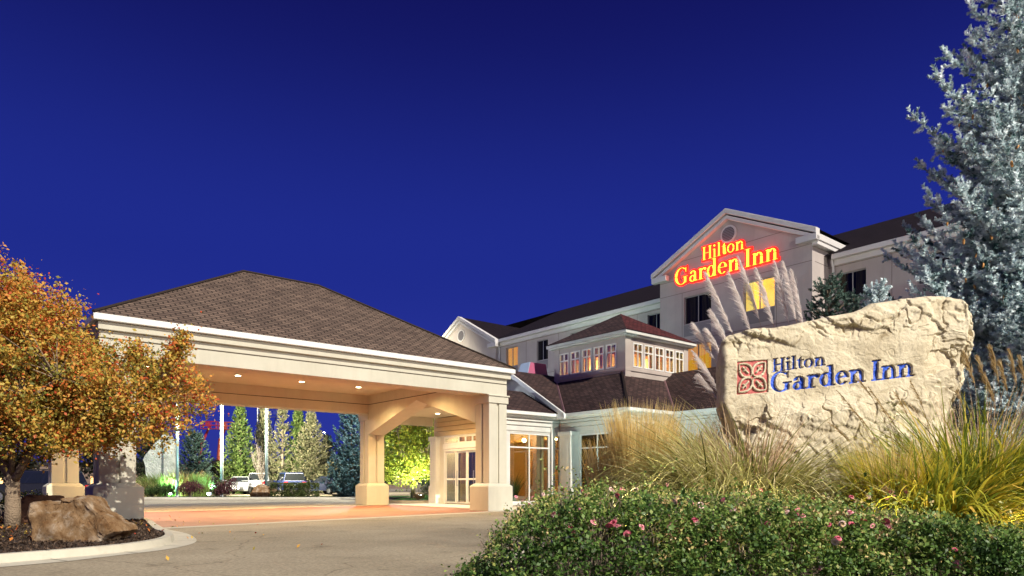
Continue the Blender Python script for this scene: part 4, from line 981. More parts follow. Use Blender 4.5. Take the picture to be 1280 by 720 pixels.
sub('emblem', frd, mat('red_emblem_paint', (.40, .085, .085), (.50, .14, .13), 14, .8), sg)
per = np.concatenate([I[:, 0], I[-1, 1:], I[::-1, -1][1:]])
P0 = V[per]; mid = P0.mean(0); rings = [P0]
for dy, sc in ((.10, .992), (.30, .975), (.55, .95), (.80, .92), (.95, .86)):
    q = P0.copy(); j = np.stack([fbm(P0[:, 0]*3+dy*9, P0[:, 2]*3, 4)-.5, 0*P0[:, 0], fbm(P0[:, 0]*3, P0[:, 2]*3+dy*11, 4)-.5], 1)
    q[:, 0] = mid[0]+(P0[:, 0]-mid[0])*sc; q[:, 2] = 1.5+(P0[:, 2]-1.5)*sc; q = q+j*.16; q[:, 1] = np.maximum(P0[:, 1], .0)*max(0, 1-dy)+dy+.06*j[:, 0]; rings.append(q)
W = np.concatenate(rings+[np.array([[mid[0], 1.0, 1.6]])]); n = len(P0); Q = []
for k_ in range(len(rings)-1):
    i = np.arange(n-1); Q.append(np.stack([k_*n+i, (k_+1)*n+i, (k_+1)*n+i+1, k_*n+i+1], 1))
i = np.arange(n-1); Q.append(np.stack([(len(rings)-1)*n+i, np.full(n-1, len(W)-1), np.full(n-1, len(W)-1), (len(rings)-1)*n+i+1], 1))
me = bpy.data.meshes.new('slab_back'); me.from_pydata(W.tolist(), [], [tuple(dict.fromkeys(map(int, f))) for q in Q for f in q])
for p in me.polygons: p.use_smooth = True
bkk = link('slab_back', me, M['lime'], sg)

# ================================================================== PLANTS IN THE SIGN BED
bark = mat('grey_bark', (.13, .10, .075), (.22, .175, .13), 9, .9, .9, 22, col3=(.17, .13, .10))
hx = [-1, -.33, -.13, .10, .42, .8, 2.0, 3.0, 3.8, 4.6, 5.5, 8]; hh = [0, .18, .52, .78, .95, 1.0, .98, .90, .78, .63, .54, .50]
def hedge_h(x, y): return np.interp(x, hx, hh)*np.interp(y, [5.6, 5.9, 6.3, 7.6, 8.3, 8.7], [.1, .68, .91, .96, .94, .76])+.12*(fbm(x*2.2, y*2.2, 3)-.45)
hedge = thing('rose_hedge', 'long leafy green rose hedge with pink blooms in front of the stone sign', 'rose hedge', (3.2, 7.2, .1))
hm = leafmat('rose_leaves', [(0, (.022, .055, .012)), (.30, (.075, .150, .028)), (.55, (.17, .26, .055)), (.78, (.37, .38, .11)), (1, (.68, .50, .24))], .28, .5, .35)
def hedge_points(n, deep=.22):
    x = rng.uniform(-.55, 7.4, n*2); y = 5.75+2.9*rng.random(n*2)**1.35; h = hedge_h(x, y); ok = (h > .1)&(fbm(x*2.6+5, y*2.6, 3) > .33); x, y, h = x[ok][:n], y[ok][:n], h[ok][:n]
    z = h*(1-deep*rng.random(len(x))**1.6)
    fr = rng.random(len(x)) < .5                       # front and left faces
    z2 = .04+h*rng.random(len(x)); xf = x.copy(); yf = 5.95-.12*np.sin(z2*3)+.25*rng.random(len(x))**1.5+.28*(fbm(x*1.7, z2*2.0, 3)-.5)+.12*z2**2
    return np.where(fr, xf, x), np.where(fr, yf, y), np.where(fr, np.minimum(z2, h), z)
x, y, z = hedge_points(1500)
cen = np.stack([x-3.2, y-7.2, z-.1], 1)
kk = rng.integers(0, len(cen), 88000); off = rng.normal(0, .055, (88000, 3)); P = cen[kk]+off
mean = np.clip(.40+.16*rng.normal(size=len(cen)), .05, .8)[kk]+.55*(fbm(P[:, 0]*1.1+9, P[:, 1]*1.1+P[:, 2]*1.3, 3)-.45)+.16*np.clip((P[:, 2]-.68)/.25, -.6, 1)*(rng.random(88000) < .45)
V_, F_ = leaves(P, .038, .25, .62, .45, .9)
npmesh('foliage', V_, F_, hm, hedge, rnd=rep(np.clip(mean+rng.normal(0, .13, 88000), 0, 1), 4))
# upright shoots that break the outline
ns = 900; sx0 = rng.uniform(-.5, 7, ns); sy0 = rng.uniform(5.9, 8.5, ns); sz0 = hedge_h(sx0, sy0); sh = rng.uniform(.04, .20, ns)*(1+1.6*(rng.random(ns) < .16)); tilt = rng.normal(0, .35, (ns, 2))
T_ = rng.random((ns, 9)); P = np.stack([(sx0[:, None]+T_*sh[:, None]*tilt[:, :1]).ravel()-3.2, (sy0[:, None]+T_*sh[:, None]*tilt[:, 1:]).ravel()-7.2, (sz0[:, None]+T_*sh[:, None]).ravel()-.1], 1)+rng.normal(0, .016, (ns*9, 3))
V_, F_ = leaves(P, .036, .2, .6, .4, .6); npmesh('shoot_leaves', V_, F_, hm, hedge, rnd=rep(np.clip(rng.normal(.62, .2, len(P)), 0, 1), 4))
mb = MB()
for i in range(260):
    x0, y0 = random.uniform(-.2, 7), random.uniform(6.2, 8.2); hgt = float(hedge_h(np.array([x0]), np.array([y0]))[0])
    mb.tube([(x0-3.2, y0-7.2, -.05), (x0-3.2+random.uniform(-.1, .1), y0-7.2+random.uniform(-.15, .1), hgt*.5), (x0-3.2+random.uniform(-.2, .2), y0-7.2+random.uniform(-.25, .1), hgt*.97)], [.010, .007, .004], 5)
mb.build('stems', bark, hedge)
tanm = leafmat('spent_blooms', [(0, (.30, .17, .07)), (.5, (.48, .32, .15)), (1, (.60, .45, .26))], .15)
x, y, z = hedge_points(420, .03); kk = rng.integers(0, len(x), 7500); P = np.stack([x-3.2, y-7.2, z-.1], 1)[kk]+rng.normal(0, .018, (7500, 3)); ok = P[:, 2] > .45
V_, F_ = leaves(P[ok], .026, .1, .7); npmesh('spent_blooms', V_, F_, tanm, hedge, rnd=rep(rng.random(ok.sum()), 4))
# roses
def rose_mesh(seed, m):
    rd = random.Random(seed); mb = MB()
    for ringi, (nn, r0, r1, zt) in enumerate(((4, .003, .012, .030), (6, .008, .024, .030), (8, .014, .040, .022), (8, .016, .050, .010))):
        for i in range(nn):
            a = 6.283*i/nn+ringi*.5+rd.uniform(-.2, .2); w_ = .5*6.283/nn*1.5; pts = []
            row = []
            for j in range(4):
                t = j/3; rr = r0+(r1-r0)*t**1.3; zz_ = zt*(t**.7)+(-.008*t**3 if ringi > 1 else 0)
                wj = w_*(.45+.65*math.sin(t*2.3)); row.append([(rr*math.cos(a+q*wj), rr*math.sin(a+q*wj), zz_+rd.uniform(-.002, .002)-abs(q)*.004) for q in (-1, -.35, .35, 1)])
            for j in range(3):
                for q in range(3): mb.poly([row[j][q], row[j][q+1], row[j+1][q+1], row[j+1][q]])
    o = mb.build('rose', m, hedge, smooth=True); return o
pinkm = [mat('pink_petals', (.78, .28, .34), (.85, .42, .46), 30, .7), mat('pale_pink_petals', (.85, .55, .52), (.88, .68, .62), 30, .7), mat('deep_pink_petals', (.62, .10, .18), (.72, .22, .28), 30, .7)]
protos = [rose_mesh(i, pinkm[i % 3]) for i in range(3)]; used = set()
rosepx = [(645,622),(653,628),(661,632),(666,623),(672,630),(728,615),(733,620),(767,617),(771,622),(834,607),(842,629),(850,631),(902,627),(906,622),(766,655),(772,659),(769,651),(713,662),(716,665),(835,647),(783,668),(801,660),(870,655),(867,651),(693,645),(936,617),(940,620),(950,613),(980,642),(996,641),(1001,646),(1050,656),(1076,653),(1088,658),(1041,678),(1045,674),(1021,713),(1024,707),(1125,645),(1199,652),(1203,655),(1190,688),(1241,648),(1237,663),(1245,689),(1192,706),(958,637),(1022,647),(1060,642),(914,640),(888,612),(705,612),(679,619),(1150,650),(1108,660)]
rosepx += [(random.uniform(690, 1270), random.uniform(612, 660)) for i in range(34)]
for i, (px, py) in enumerate(rosepx):
    Y = 5.6
    while Y < 8.6:
        X = (px-640)/FPX*Y; Z = HC-(py-HOR)/FPX*Y
        if Y > 5.9 and Z <= float(hedge_h(np.array([X]), np.array([Y]))[0])+.02: break
        Y += .03
    o = protos[i % 3]
    if i % 3 in used: o = o.copy(); COL.objects.link(o)
    used.add(i % 3)
    o.location = (X-3.2, Y-7.2-.04, Z-.1+.01); o.scale = [random.uniform(.45, .82)]*3; o.rotation_euler = (random.uniform(.3, 1.2), random.uniform(-.4, .4), random.uniform(0, 6))
# ornamental grasses
straw = leafmat('straw_grass', [(0, (.48, .33, .10)), (.5, (.80, .60, .24)), (1, (.93, .80, .45))], .45)
olive = leafmat('olive_grass', [(0, (.10, .11, .025)), (.3, (.36, .35, .11)), (.65, (.66, .60, .27)), (1, (.84, .72, .46))], .4)
tan = leafmat('tan_stems', [(0, (.36, .22, .12)), (.5, (.55, .39, .25)), (1, (.70, .56, .38))], .2)
yell = leafmat('yellow_green_grass', [(0, (.13, .16, .015)), (.4, (.48, .47, .05)), (.75, (.78, .62, .08)), (1, (.86, .58, .12))], .45)
gren = leafmat('green_grass', [(0, (.06, .11, .015)), (.5, (.22, .29, .04)), (1, (.46, .46, .09))], .3)
def grass(label, px, Y, specs, z=.08, cat='ornamental grass'):
    p = at(px, Y, z); t = thing('ornamental_grass', label, cat, p)
    for s in specs: clump(p, parent=t, **s)
    return t
grass('narrow straw-coloured upright grass beside the lobby window', 758, 10.8, [dict(n=900, rad=.17, L=1.5, theta=.07, droop=.22, width=0.0170, m=straw), dict(n=260, rad=.25, L=.9, theta=.3, droop=.7, width=0.0186, m=olive, name='basal_leaves')])
grass('tall golden upright feathery grass left of the olive arching grass', 802, 10.4, [dict(n=2100, rad=.27, L=1.95, theta=.09, droop=.18, width=0.0170, m=straw), dict(n=360, rad=.35, L=1.1, theta=.4, droop=.9, width=0.0202, m=yell, name='basal_leaves')])
grass('golden upright grass half hidden by the arching olive grass', 846, 11.0, [dict(n=1400, rad=.36, L=1.95, theta=.15, droop=.4, width=0.0186, m=straw), dict(n=400, rad=.4, L=1.9, theta=.3, droop=1.4, width=0.0232, m=olive, name='arching_leaves')])
grass('wide olive grass clump arching over to the left', 915, 9.9, [dict(n=2000, rad=.55, L=2.35, theta=.34, droop=2.0, width=0.0264, m=olive, lean=(math.pi*.98, .75), K=9, dr=1), dict(n=1100, rad=.55, L=1.75, theta=.5, droop=1.5, width=0.0310, m=olive, name='low_leaves', K=8), dict(n=200, rad=.32, L=2.1, theta=.22, droop=.9, width=0.0155, m=tan, name='dry_stems')])
grass('tall loose olive grass against the left edge of the stone sign', 938, 9.8, [dict(n=1400, rad=.42, L=2.15, theta=.28, droop=1.7, width=0.0248, m=olive, lean=(math.pi*.95, .6), K=9), dict(n=320, rad=.25, L=1.95, theta=.10, droop=.4, width=0.0186, m=tan, name='dry_stems'), dict(n=180, rad=.2, L=1.6, theta=.16, droop=.7, width=0.0341, m=gren, name='green_leaves'), dict(n=600, rad=.36, L=1.05, theta=.5, droop=1.5, width=0.0248, m=olive, name='low_leaves')])
grass('low green tussock at the foot of the stone sign', 1018, 9.2, [dict(n=800, rad=.34, L=.8, theta=.5, droop=1.7, width=0.0217, m=gren, K=8), dict(n=220, rad=.3, L=.85, theta=.45, droop=1.6, width=0.0186, m=olive, name='arching_leaves', K=8)])
grass('stiff golden-green grass tuft in front of the lower right of the stone sign', 1116, 8.95, [dict(n=900, rad=.24, L=1.45, theta=.14, droop=.5, width=0.0155, m=yell), dict(n=700, rad=.2, L=1.45, theta=.10, droop=.3, width=0.0155, m=straw, name='seed_stems'), dict(n=800, rad=.36, L=1.0, theta=.5, droop=1.6, width=0.0248, m=yell, name='basal_leaves', K=8), dict(n=350, rad=.36, L=.9, theta=.5, droop=1.7, width=0.0217, m=gren, name='green_leaves', K=8)])
grass('broad-leaved yellow-green grass with drooping blades right of the stone sign', 1168, 9.05, [dict(n=900, rad=.40, L=1.75, theta=.34, droop=1.9, width=0.0527, m=yell, K=9), dict(n=600, rad=.4, L=1.8, theta=.25, droop=1.5, width=0.0341, m=gren, name='green_leaves', K=8), dict(n=250, rad=.35, L=1.0, theta=.5, droop=1.8, width=0.0403, m=straw, name='withered_leaves', K=8)])
grass('tall green grass with tan plumes in front of the frosty blue spruce', 1222, 9.5, [dict(n=900, rad=.42, L=2.15, theta=.22, droop=1.3, width=0.0341, m=yell, K=9), dict(n=900, rad=.42, L=2.2, theta=.2, droop=1.1, width=0.0279, m=gren, name='green_leaves', K=8), dict(n=200, rad=.3, L=2.3, theta=.12, droop=.4, width=0.0155, m=tan, name='dry_stems')])
grass('loose yellowing grass at the far right above the pale corner boulder', 1288, 9.9, [dict(n=800, rad=.45, L=1.9, theta=.3, droop=1.6, width=0.0310, m=yell, K=8), dict(n=600, rad=.4, L=2.0, theta=.24, droop=1.2, width=0.0232, m=olive, name='arching_leaves', K=8)])
# plume grasses
plm = leafmat('plume_hairs', [(0, (.76, .67, .64)), (.5, (.88, .81, .78)), (1, (.94, .90, .88))], .6, .8, .1)
plt = leafmat('tan_plume_hairs', [(0, (.36, .25, .12)), (.5, (.50, .37, .19)), (1, (.62, .49, .29))], .45, .8, .1)
pg = thing('plume_grass', 'tall silver-pink plume grass rising from behind the stone sign', 'plume grass', at(975, 11.35, .05)); base = np.array(at(975, 11.35, .05)); st = MB()
for (tx, ty, bx, pl) in [(882,341,965,1.2),(911,340,970,1.15),(924,322,975,1.2),(946,336,982,1.05),(969,328,985,1.15),(980,328,992,1.1),(990,338,996,1.1),(889,388,958,.75),(867,405,952,.75),(884,412,955,.6),(867,440,948,.9),(874,470,950,.5)]:
    Yp = 11.35+random.uniform(-.2, .2); t_ = np.array(at(tx, Yp, HC+(HOR-ty)/FPX*Yp))-base; b_ = np.array(at(bx, 11.3, .1))-base
    plume(b_, t_, unit(np.array([-.75, -.12, .35])), plm, pg, .155, 620, pl, st, .0034)
st.build('stems', tan, pg)
clump(None, 500, .3, 2.1, .2, .7, .014, olive, 'blades', pg)
pg2 = thing('plume_grass', 'fading tan plumes standing right of the stone sign before the blue spruce', 'plume grass', at(1235, 9.9, .05)); base = np.array(at(1235, 9.9, .05)); st = MB()
for (tx, ty, bx, pl) in [(1188,470,1215,.55),(1205,440,1225,.6),(1222,446,1232,.6),(1238,432,1240,.65),(1250,452,1248,.55),(1262,438,1255,.6),(1275,446,1262,.6),(1292,436,1270,.6),(1232,470,1240,.5)]:
    Yp = 9.9+random.uniform(-.25, .25); t_ = np.array(at(tx, Yp, HC+(HOR-ty)/FPX*Yp))-base; b_ = np.array(at(bx, 9.9, .1))-base
    plume(b_, t_, unit(np.array([-.4, 0, .5])), plt, pg2, .12, 190, pl, st, .004)
st.build('stems', tan, pg2)
pg3 = thing('plume_grass', 'thin dark wispy plumes leaning left across the face of the stone sign', 'plume grass', at(1130, 9.2, .05)); base = np.array(at(1130, 9.2, .05)); st = MB()
for (tx, ty, bx, pl) in [(1046,488,1110,.5),(1062,508,1115,.45),(1085,483,1122,.5),(1100,505,1128,.4),(1118,490,1134,.45),(1036,528,1105,.35),(1070,470,1128,.4),(1138,476,1145,.5)]:
    Yp = 9.2+random.uniform(-.15, .15); t_ = np.array(at(tx, Yp, HC+(HOR-ty)/FPX*Yp))-base; b_ = np.array(at(bx, 9.2, .1))-base
    plume(b_, t_, unit(np.array([-.6, 0, .3])), plt, pg3, .07, 110, pl, st, .003)
st.build('stems', tan, pg3)
boulder('boulder', 'pale limestone boulder at the lower right corner by the rose hedge', at(1302, 8.9, .05), (.62, .6, .85), M['lime'], 5, .4, cuts=12)

# ================================================================== SPRUCES BY THE SIGN
frost = leafmat('frosty_needles', [(0, (.07, .15, .15)), (.25, (.38, .51, .53)), (.55, (.72, .83, .86)), (1, (.88, .94, .96))], .25, .7, .15)
sprm = leafmat('blue_green_needles', [(0, (.030, .065, .050)), (.5, (.085, .145, .115)), (1, (.20, .28, .24))], .12, .7, .15)
def keepn(a, z):
    away = math.cos(a-math.atan2(1, .6)); return random.random() < (1 if away < .1 else .45)
big, pos = spruce('spruce_tree', 'huge frosty blue spruce with orange cones towering behind the stone sign', at(1304, 15.6), 13.3, 4.55, frost, bark, .385, 14, .19, .27, .074, 46, .021, keep=keepn, upt=.12, droop=.20, power=.80, zlow=.5, rmax=2.95)
conem = mat('cone_brown', (.50, .24, .07), (.60, .32, .11), 20, .6); mb = MB()
mb.tube([(0, 0, 0), (0, 0, -.02), (0, 0, -.06), (0, 0, -.11), (0, 0, -.13)], [.008, .022, .028, .020, .006], 8); c0 = mb.build('cone', conem, big, smooth=True)
sel = [p for p in pos if 4.5 < p[2] < 11.5 and p[1] < .3 and p[0] < 1.5 and math.hypot(p[0], p[1]) > .6*min(2.85, 4.3*(1-p[2]/13.3))]; random.shuffle(sel)
for i, p in enumerate(sel[:90]):
    o = c0 if i == 0 else c0.copy()
    if i: COL.objects.link(o)
    o.location = (p[0]-.03, p[1]-.06, p[2]-.03); o.rotation_euler = (random.uniform(-.3, .3), random.uniform(-.3, .3), 0); o.scale = [random.uniform(.7, 1.05)]*3
spruce('spruce_tree', 'small blue-green spruce behind the plumes before the hotel wall', at(1036, 14.6), 5.3, 1.1, sprm, bark, .24, 10, .14, .17, .045, 26, .014, power=.75)
spruce('spruce_tree', 'slim young frosty spruce whose pale tip shows above the stone sign', at(1095, 13.2), 4.75, .30, frost, bark, .26, 8, .13, .18, .05, 30, .015, power=.8)
spruce('spruce_tree', 'tiny spruce tip between the dark small spruce and the frosty tip', at(1066, 13.9), 4.75, .5, sprm, bark, .26, 8, .13, .17, .045, 26, .014, power=.8)
# ================================================================== LEFT ISLAND: CRAB APPLE, ROCKS
crab = leafmat('crab_apple_leaves', [(0, (.06, .075, .015)), (.20, (.22, .22, .04)), (.45, (.58, .42, .08)), (.68, (.68, .34, .07)), (.86, (.62, .17, .04)), (1, (.48, .06, .03))], .28, .55, .3)
def broadleaf(name, label, loc, trunk, ell, ncl, nper, size, clr, lm, bk, rmean=.5, rsd=.22, cat='tree', csd=.12, seed=3, sprays=(), gaps=()):
    rd = random.Random(seed); t = thing(name, label, cat, loc); E = np.array(ell, float)
    C = []
    w_ = np.prod(E[:, 3:], 1); w_ = w_/w_.sum()
    while len(C) < ncl:
        e_ = E[rng.choice(len(E), p=w_)]; d = unit(rng.normal(size=3)); r = rng.random()**.42
        p = e_[:3]+d*e_[3:]*r*(.9+.25*rng.random())
        if p[2] > .8: C.append(p)
    C = np.array(C+[np.array(s) for s in sprays])
    kk = rng.integers(0, len(C), ncl*nper); ax = unit(rng.normal(size=(len(C), 3))+np.array([0, 0, .25])); cr = clr*(.6+.8*rng.random(len(C)))
    P = C[kk]+rng.normal(size=(len(kk), 3))*cr[kk][:, None]*.62+ax[kk]*rng.normal(size=(len(kk), 1))*cr[kk][:, None]*.7
    for gp, gd, gr in gaps:
        q_ = P-np.array(gp)+np.array(loc); q_ = q_-(q_@np.array(gd))[:, None]*np.array(gd); ok_ = np.linalg.norm(q_, axis=1) > gr; P, kk = P[ok_], kk[ok_]
    cm = np.clip(rng.normal(rmean, csd, len(C))+.045*(C[:, 2]-np.median(C[:, 2])), 0, 1)
    V, F = leaves(P, size, .15, .62, .5, .7); npmesh('crown', V, F, lm, t, rnd=rep(np.clip(cm[kk]+rng.normal(0, rsd, len(kk)), 0, 1), 4))
    mb = MB(); tips = []
    for path, r0, r1 in trunk:
        n = len(path); mb.tube(path, [r0+(r1-r0)*(i/(n-1)) for i in range(n)], 10); tips += [Vector(p) for p in path[n//2:]]
    for c in C[::2]:
        c = Vector(c); b = min(tips, key=lambda q: (q-c).length+max(0, q.z-c.z)*.8); m_ = b.lerp(c, .5)+Vector((rd.uniform(-.12, .12), rd.uniform(-.12, .12), rd.uniform(-.02, .14)))
        mb.tube([b, m_, c], [.022, .014, .005], 5)
    mb.build('trunk', bk, t, smooth=True)
    return t
tb = mat('crab_bark', (.16, .115, .075), (.30, .22, .15), 7, .9, 1., 26, col3=(.21, .155, .105), bdist=.04)
ctrunk = [([(0, 0, -.1), (.02, 0, .4), (0, .02, .95), (.03, 0, 1.35)], .18, .135)]
ctrunk += [([(.02, 0, 1.05), (.42, -.12, 1.6), (1.15, -.2, 2.35), (2.1, -.1, 3.0), (3.2, .1, 3.3)], 0.105, .03), ([(0, .0, 1.1), (.22, .3, 1.9), (.5, .6, 3.0), (.9, .7, 4.2)], 0.090, .03), ([(0, 0, 1.1), (-.22, -.1, 1.8), (-.5, -.2, 3.2), (-.4, -.2, 5.2)], 0.098, .03),
           ([(0, 0, 1.1), (-.5, .1, 1.7), (-1.4, .2, 2.6), (-2.2, .1, 3.6)], 0.090, .03), ([(.05, -.05, 1.2), (.35, -.5, 2.0), (.9, -.9, 2.8), (1.7, -1.0, 3.3)], 0.068, .025), ([(0, .1, 1.1), (.1, .6, 2.1), (.0, 1.2, 3.2)], 0.068, .03)]
sp = [np.array((3.72+.05*i, .0, 3.75+.14*i)) for i in range(6)]+[np.array((2.85+.03*i, 0, 3.9+.06*i)) for i in range(4)]
sd_ = unit(np.array([math.sin(R(SUN_AZ))*math.cos(R(SUN_EL)), math.cos(R(SUN_AZ))*math.cos(R(SUN_EL)), math.sin(R(SUN_EL))]))
gp_ = [(tuple(bw(-13.36+random.uniform(-.6, .6), -.5, random.uniform(.1, 3.9))), sd_, random.uniform(.025, .085)) for i in range(75)]
ct = broadleaf('crab_apple_tree', 'crab apple tree with orange, yellow and red autumn leaves on the left kerbed island', at(15, 16.2, .08), ctrunk,
   [(-.3, 0, 4.25, 1.5, 1.6, 2.0), (-2.0, 0, 3.6, 1.7, 1.6, 1.9), (.95, -.1, 3.45, 1.25, 1.4, 1.35), (2.35, 0, 3.05, 1.35, 1.3, 1.20), (3.45, 0, 2.95, .95, 1.0, 1.00), (1.4, -.3, 2.35, 1.3, 1.1, .60), (-.4, -.4, 2.75, 1.5, 1.2, .6), (1.0, -.3, 2.1, 1.9, .9, .5), (.6, 0, 4.65, 1.0, 1.2, 1.1), (.7, -.75, 3.95, 1.0, .8, .9), (-.5, -.9, 3.9, 1.0, .8, 1.0)],
   1450, 92, .076, .19, crab, tb, .50, .20, seed=4, sprays=sp*3, gaps=gp_)
berry = mat('red_berries', (.50, .05, .02), (.62, .12, .03), 30, .4)
P = ct.children[0].data; co = np.zeros(len(P.vertices)*3, np.float32); P.vertices.foreach_get('co', co); co = co.reshape(-1, 4, 3).mean(1); s_ = co[rng.choice(len(co), 2600)]+rng.normal(0, .05, (2600, 3))
o6 = np.array([(1, 0, 0), (-1, 0, 0), (0, 1, 0), (0, -1, 0), (0, 0, 1), (0, 0, -1)])*.028; f8 = np.array([(0, 2, 4), (2, 1, 4), (1, 3, 4), (3, 0, 4), (2, 0, 5), (1, 2, 5), (3, 1, 5), (0, 3, 5)])
o = npmesh('berries', (s_[:, None]+o6[None]).reshape(-1, 3), (f8[None]+np.arange(2600)[:, None, None]*6).reshape(-1, 3), berry, ct, smooth=True); o['kind'] = 'stuff'
rk = limestone('brown_rock', (.13, .060, .022), (.24, .150, .080), (.42, .34, .26), (.20, .13, .09), 2.6)
def slabrock(name, label, pts_front, depth, loc, m, seed):     # outline (x, z), real thickness, rough
    mb = MB(); n = len(pts_front); rd = random.Random(seed)
    rings = []
    for d, s in ((0, .93), (.07, 1.0), (depth*.5, 1.03), (depth*.9, .95), (depth, .8)):
        cx = sum(p[0] for p in pts_front)/n; rings.append([(cx+(x-cx)*s+rd.uniform(-.02, .02), d+.14*z_*.5+rd.uniform(-.02, .02), z_*(.99 if s > .9 else .88)*(1 if s <= 1 else 1.02)) for x, z_ in pts_front])
    mb.loft(rings); o = mb.build(name, m)
    bm = bmesh.new(); bm.from_mesh(o.data); bmesh.ops.triangulate(bm, faces=bm.faces[:])
    for it in range(4): bmesh.ops.subdivide_edges(bm, edges=[e_ for e_ in bm.edges if e_.calc_length() > .05], cuts=1, use_grid_fill=True); bmesh.ops.triangulate(bm, faces=bm.faces[:])
    from mathutils import noise as NZ
    bm.normal_update()
    for v in bm.verts:
        p = v.co; q = p*2.4+Vector((seed, 0, 0)); h = NZ.fractal(q, 1, 2, 5)*.05; w_ = NZ.fractal(p*1.6+Vector((0, seed, 0)), 1, 2, 3)*5; h += (math.floor(w_)+max(0, (w_-math.floor(w_)-.8)/.2))*.018
        v.co = p+v.normal*h
    bm.to_mesh(o.data); bm.free()
    for p in o.data.polygons: p.use_smooth = True
    o.data.set_sharp_from_angle(angle=R(35)); o.location = loc
    return tag(o, label, 'boulder')
k_ = 12.1/FPX
slabrock('boulder', 'large flat-faced brown boulder lying in the mulch beside the crab apple trunk', [((px-96)*k_*.84-.12, max(-.05, (690-py)*k_*.86)) for px, py in ((36,692),(34,655),(35,634),(45,631),(74,630),(76,624),(110,624),(118,628),(128,640),(146,650),(157,662),(163,671),(150,679),(140,692))], .75, at(96, 11.9, .05), rk, 3)
boulder('boulder', 'dark reddish-brown rock half hidden behind the large flat-faced boulder', at(52, 17.5, .08), (.88, .6, .55), limestone('dark_rock', (.06, .03, .02), (.11, .055, .035), (.17, .10, .065), (.3, .25, .2)), 9, .2)
bush = leafmat('shrub_leaves', [(0, (.015, .03, .008)), (.5, (.045, .085, .02)), (1, (.11, .15, .04))], .2)
def shrub(name, label, px, Y, w_, h_, m, n=2600, size=.07, z=.12, ncl=16, cat='shrub', flat=False):
    t = thing(name, label, cat, at(px, Y, z)); C, Rr = [], []
    for i in range(ncl):
        a = random.uniform(0, 6.28); r = math.sqrt(random.random())*w_*.36; C.append((r*math.cos(a), r*math.sin(a), h_*random.uniform(.30, .66))); Rr.append((w_*.22, w_*.22, h_*random.uniform(.24, .34)))
    bushcloud(C, Rr, n, size, m, 'foliage', t, noise=.12); mb = MB()
    for i in range(7):
        a = i*.9; mb.tube([(0, 0, -.05), (w_*.12*math.cos(a), w_*.12*math.sin(a), h_*.35), (w_*.3*math.cos(a), w_*.3*math.sin(a), h_*.7)], [.025, .018, .008], 5)
    mb.build('stems', bark, t); return t
shrub('shrub', 'low dark green shrub on the left island by the crab apple trunk', 32, 19.2, 1.3, .85, bush, 2400, .06, .1)

n_ = 420; x_ = rng.normal(-10.2, 2.3, n_); y_ = rng.normal(14.2, 2.2, n_); z_ = np.where(y_ > 13.4-.55*(x_+6.5)**2*0, .03, .03); inb = (x_ < -6.8)&(y_ > 11.4+.45*(x_+9)); z_ = np.where(inb, .155, .03)
V_, F_ = leaves(np.stack([x_, y_, z_], 1), .075, 1.5, .6); tag(npmesh('fallen_leaves', V_, F_, crab, None, rnd=rep(np.clip(rng.normal(.6, .25, n_), 0, 1), 4)), kind='stuff')
pl_ = [(p.x, p.y) for p in kb]+[(-22, 19), (-22, 9)]; q_ = np.stack([rng.uniform(-15, -6.2, 26000), rng.uniform(9.4, 19.5, 26000)], 1); q_ = q_[inside(q_, pl_)]
V_, F_ = leaves(np.concatenate([q_, np.full((len(q_), 1), .115)], 1), .055, 1.1, .42, .5)
tag(npmesh('mulch_chips', V_, F_, leafmat('wood_chips', [(0, (.022, .014, .010)), (.5, (.075, .048, .034)), (1, (.19, .135, .10))], 0, .95, .05), None, rnd=rep(np.clip(rng.normal(.45, .25, len(q_)), 0, 1), 4)), kind='stuff')
# potted plant and a hanging lamp inside the lobby window
pp = thing('potted_plant', 'leafy potted plant standing inside the lobby window', 'potted plant', bw(5.3, 5.0, .06), UA)
mb = MB(); mb.tube([(0, 0, 0), (0, 0, .25), (0, 0, .42)], [.13, .18, .2], 14); mb.build('pot', cer, pp); clump(None, 70, .08, 1.5, .25, .7, .07, bush, 'foliage', pp)
hl_ = thing('hanging_lamp', 'small bright hanging lamp just inside the lobby window', 'lamp', bw(6.15, 5.1, 3.3), UA)
mb = MB(); mb.tube([(0, 0, .09), (0, 0, .5)], .012, 6); mb.build('cord', M['dark'], hl_)
mb = MB(); mb.tube([(0, 0, -.1), (0, 0, -.07), (0, 0, 0), (0, 0, .07), (0, 0, .1)], [.03, .08, .11, .08, .03], 14); mb.build('globe', M['bulb'], hl_, smooth=True)
# ================================================================== ACROSS THE DRIVE
gneed = leafmat('lit_green_needles', [(0, (.025, .05, .012)), (.5, (.085, .14, .03)), (1, (.24, .30, .09))], .15)
pneed = leafmat('pale_needles', [(0, (.06, .075, .035)), (.5, (.20, .20, .10)), (1, (.40, .36, .22))], .15)
bneed = leafmat('teal_needles', [(0, (.025, .07, .075)), (.5, (.08, .16, .165)), (1, (.20, .30, .30))], .15)
dneed = leafmat('dark_needles', [(0, (.012, .02, .012)), (.5, (.03, .045, .025)), (1, (.07, .09, .05))], .1)
FT = dict(whorl=.38, nb=11, step=.30, tw=.36, tr=.10, nneed=17, nw=.045)
def fsp(label, px, Y, ytop, wpx, m, **k):
    H = HC+(HOR-ytop)/FPX*Y; d = dict(FT); d.update(k); return spruce('spruce_tree', label, at(px, Y, .05), H, wpx*Y/FPX, m, bark, **d)
fsp('dense green spruce between the two tallest flagpoles', 300, 62, 508, 33, gneed, power=1.3)
fsp('slim pale spruce behind the right flagpole', 330, 66, 507, 23, pneed, power=1.2)
fsp('sparse tan-tinted spruce just right of the right flagpole', 353, 64, 509, 22, pneed, power=1.2, whorl=.6, nb=7)
fsp('narrow yellow-lit spruce above the blue SUV', 373, 65, 513, 26, gneed, power=1.2)
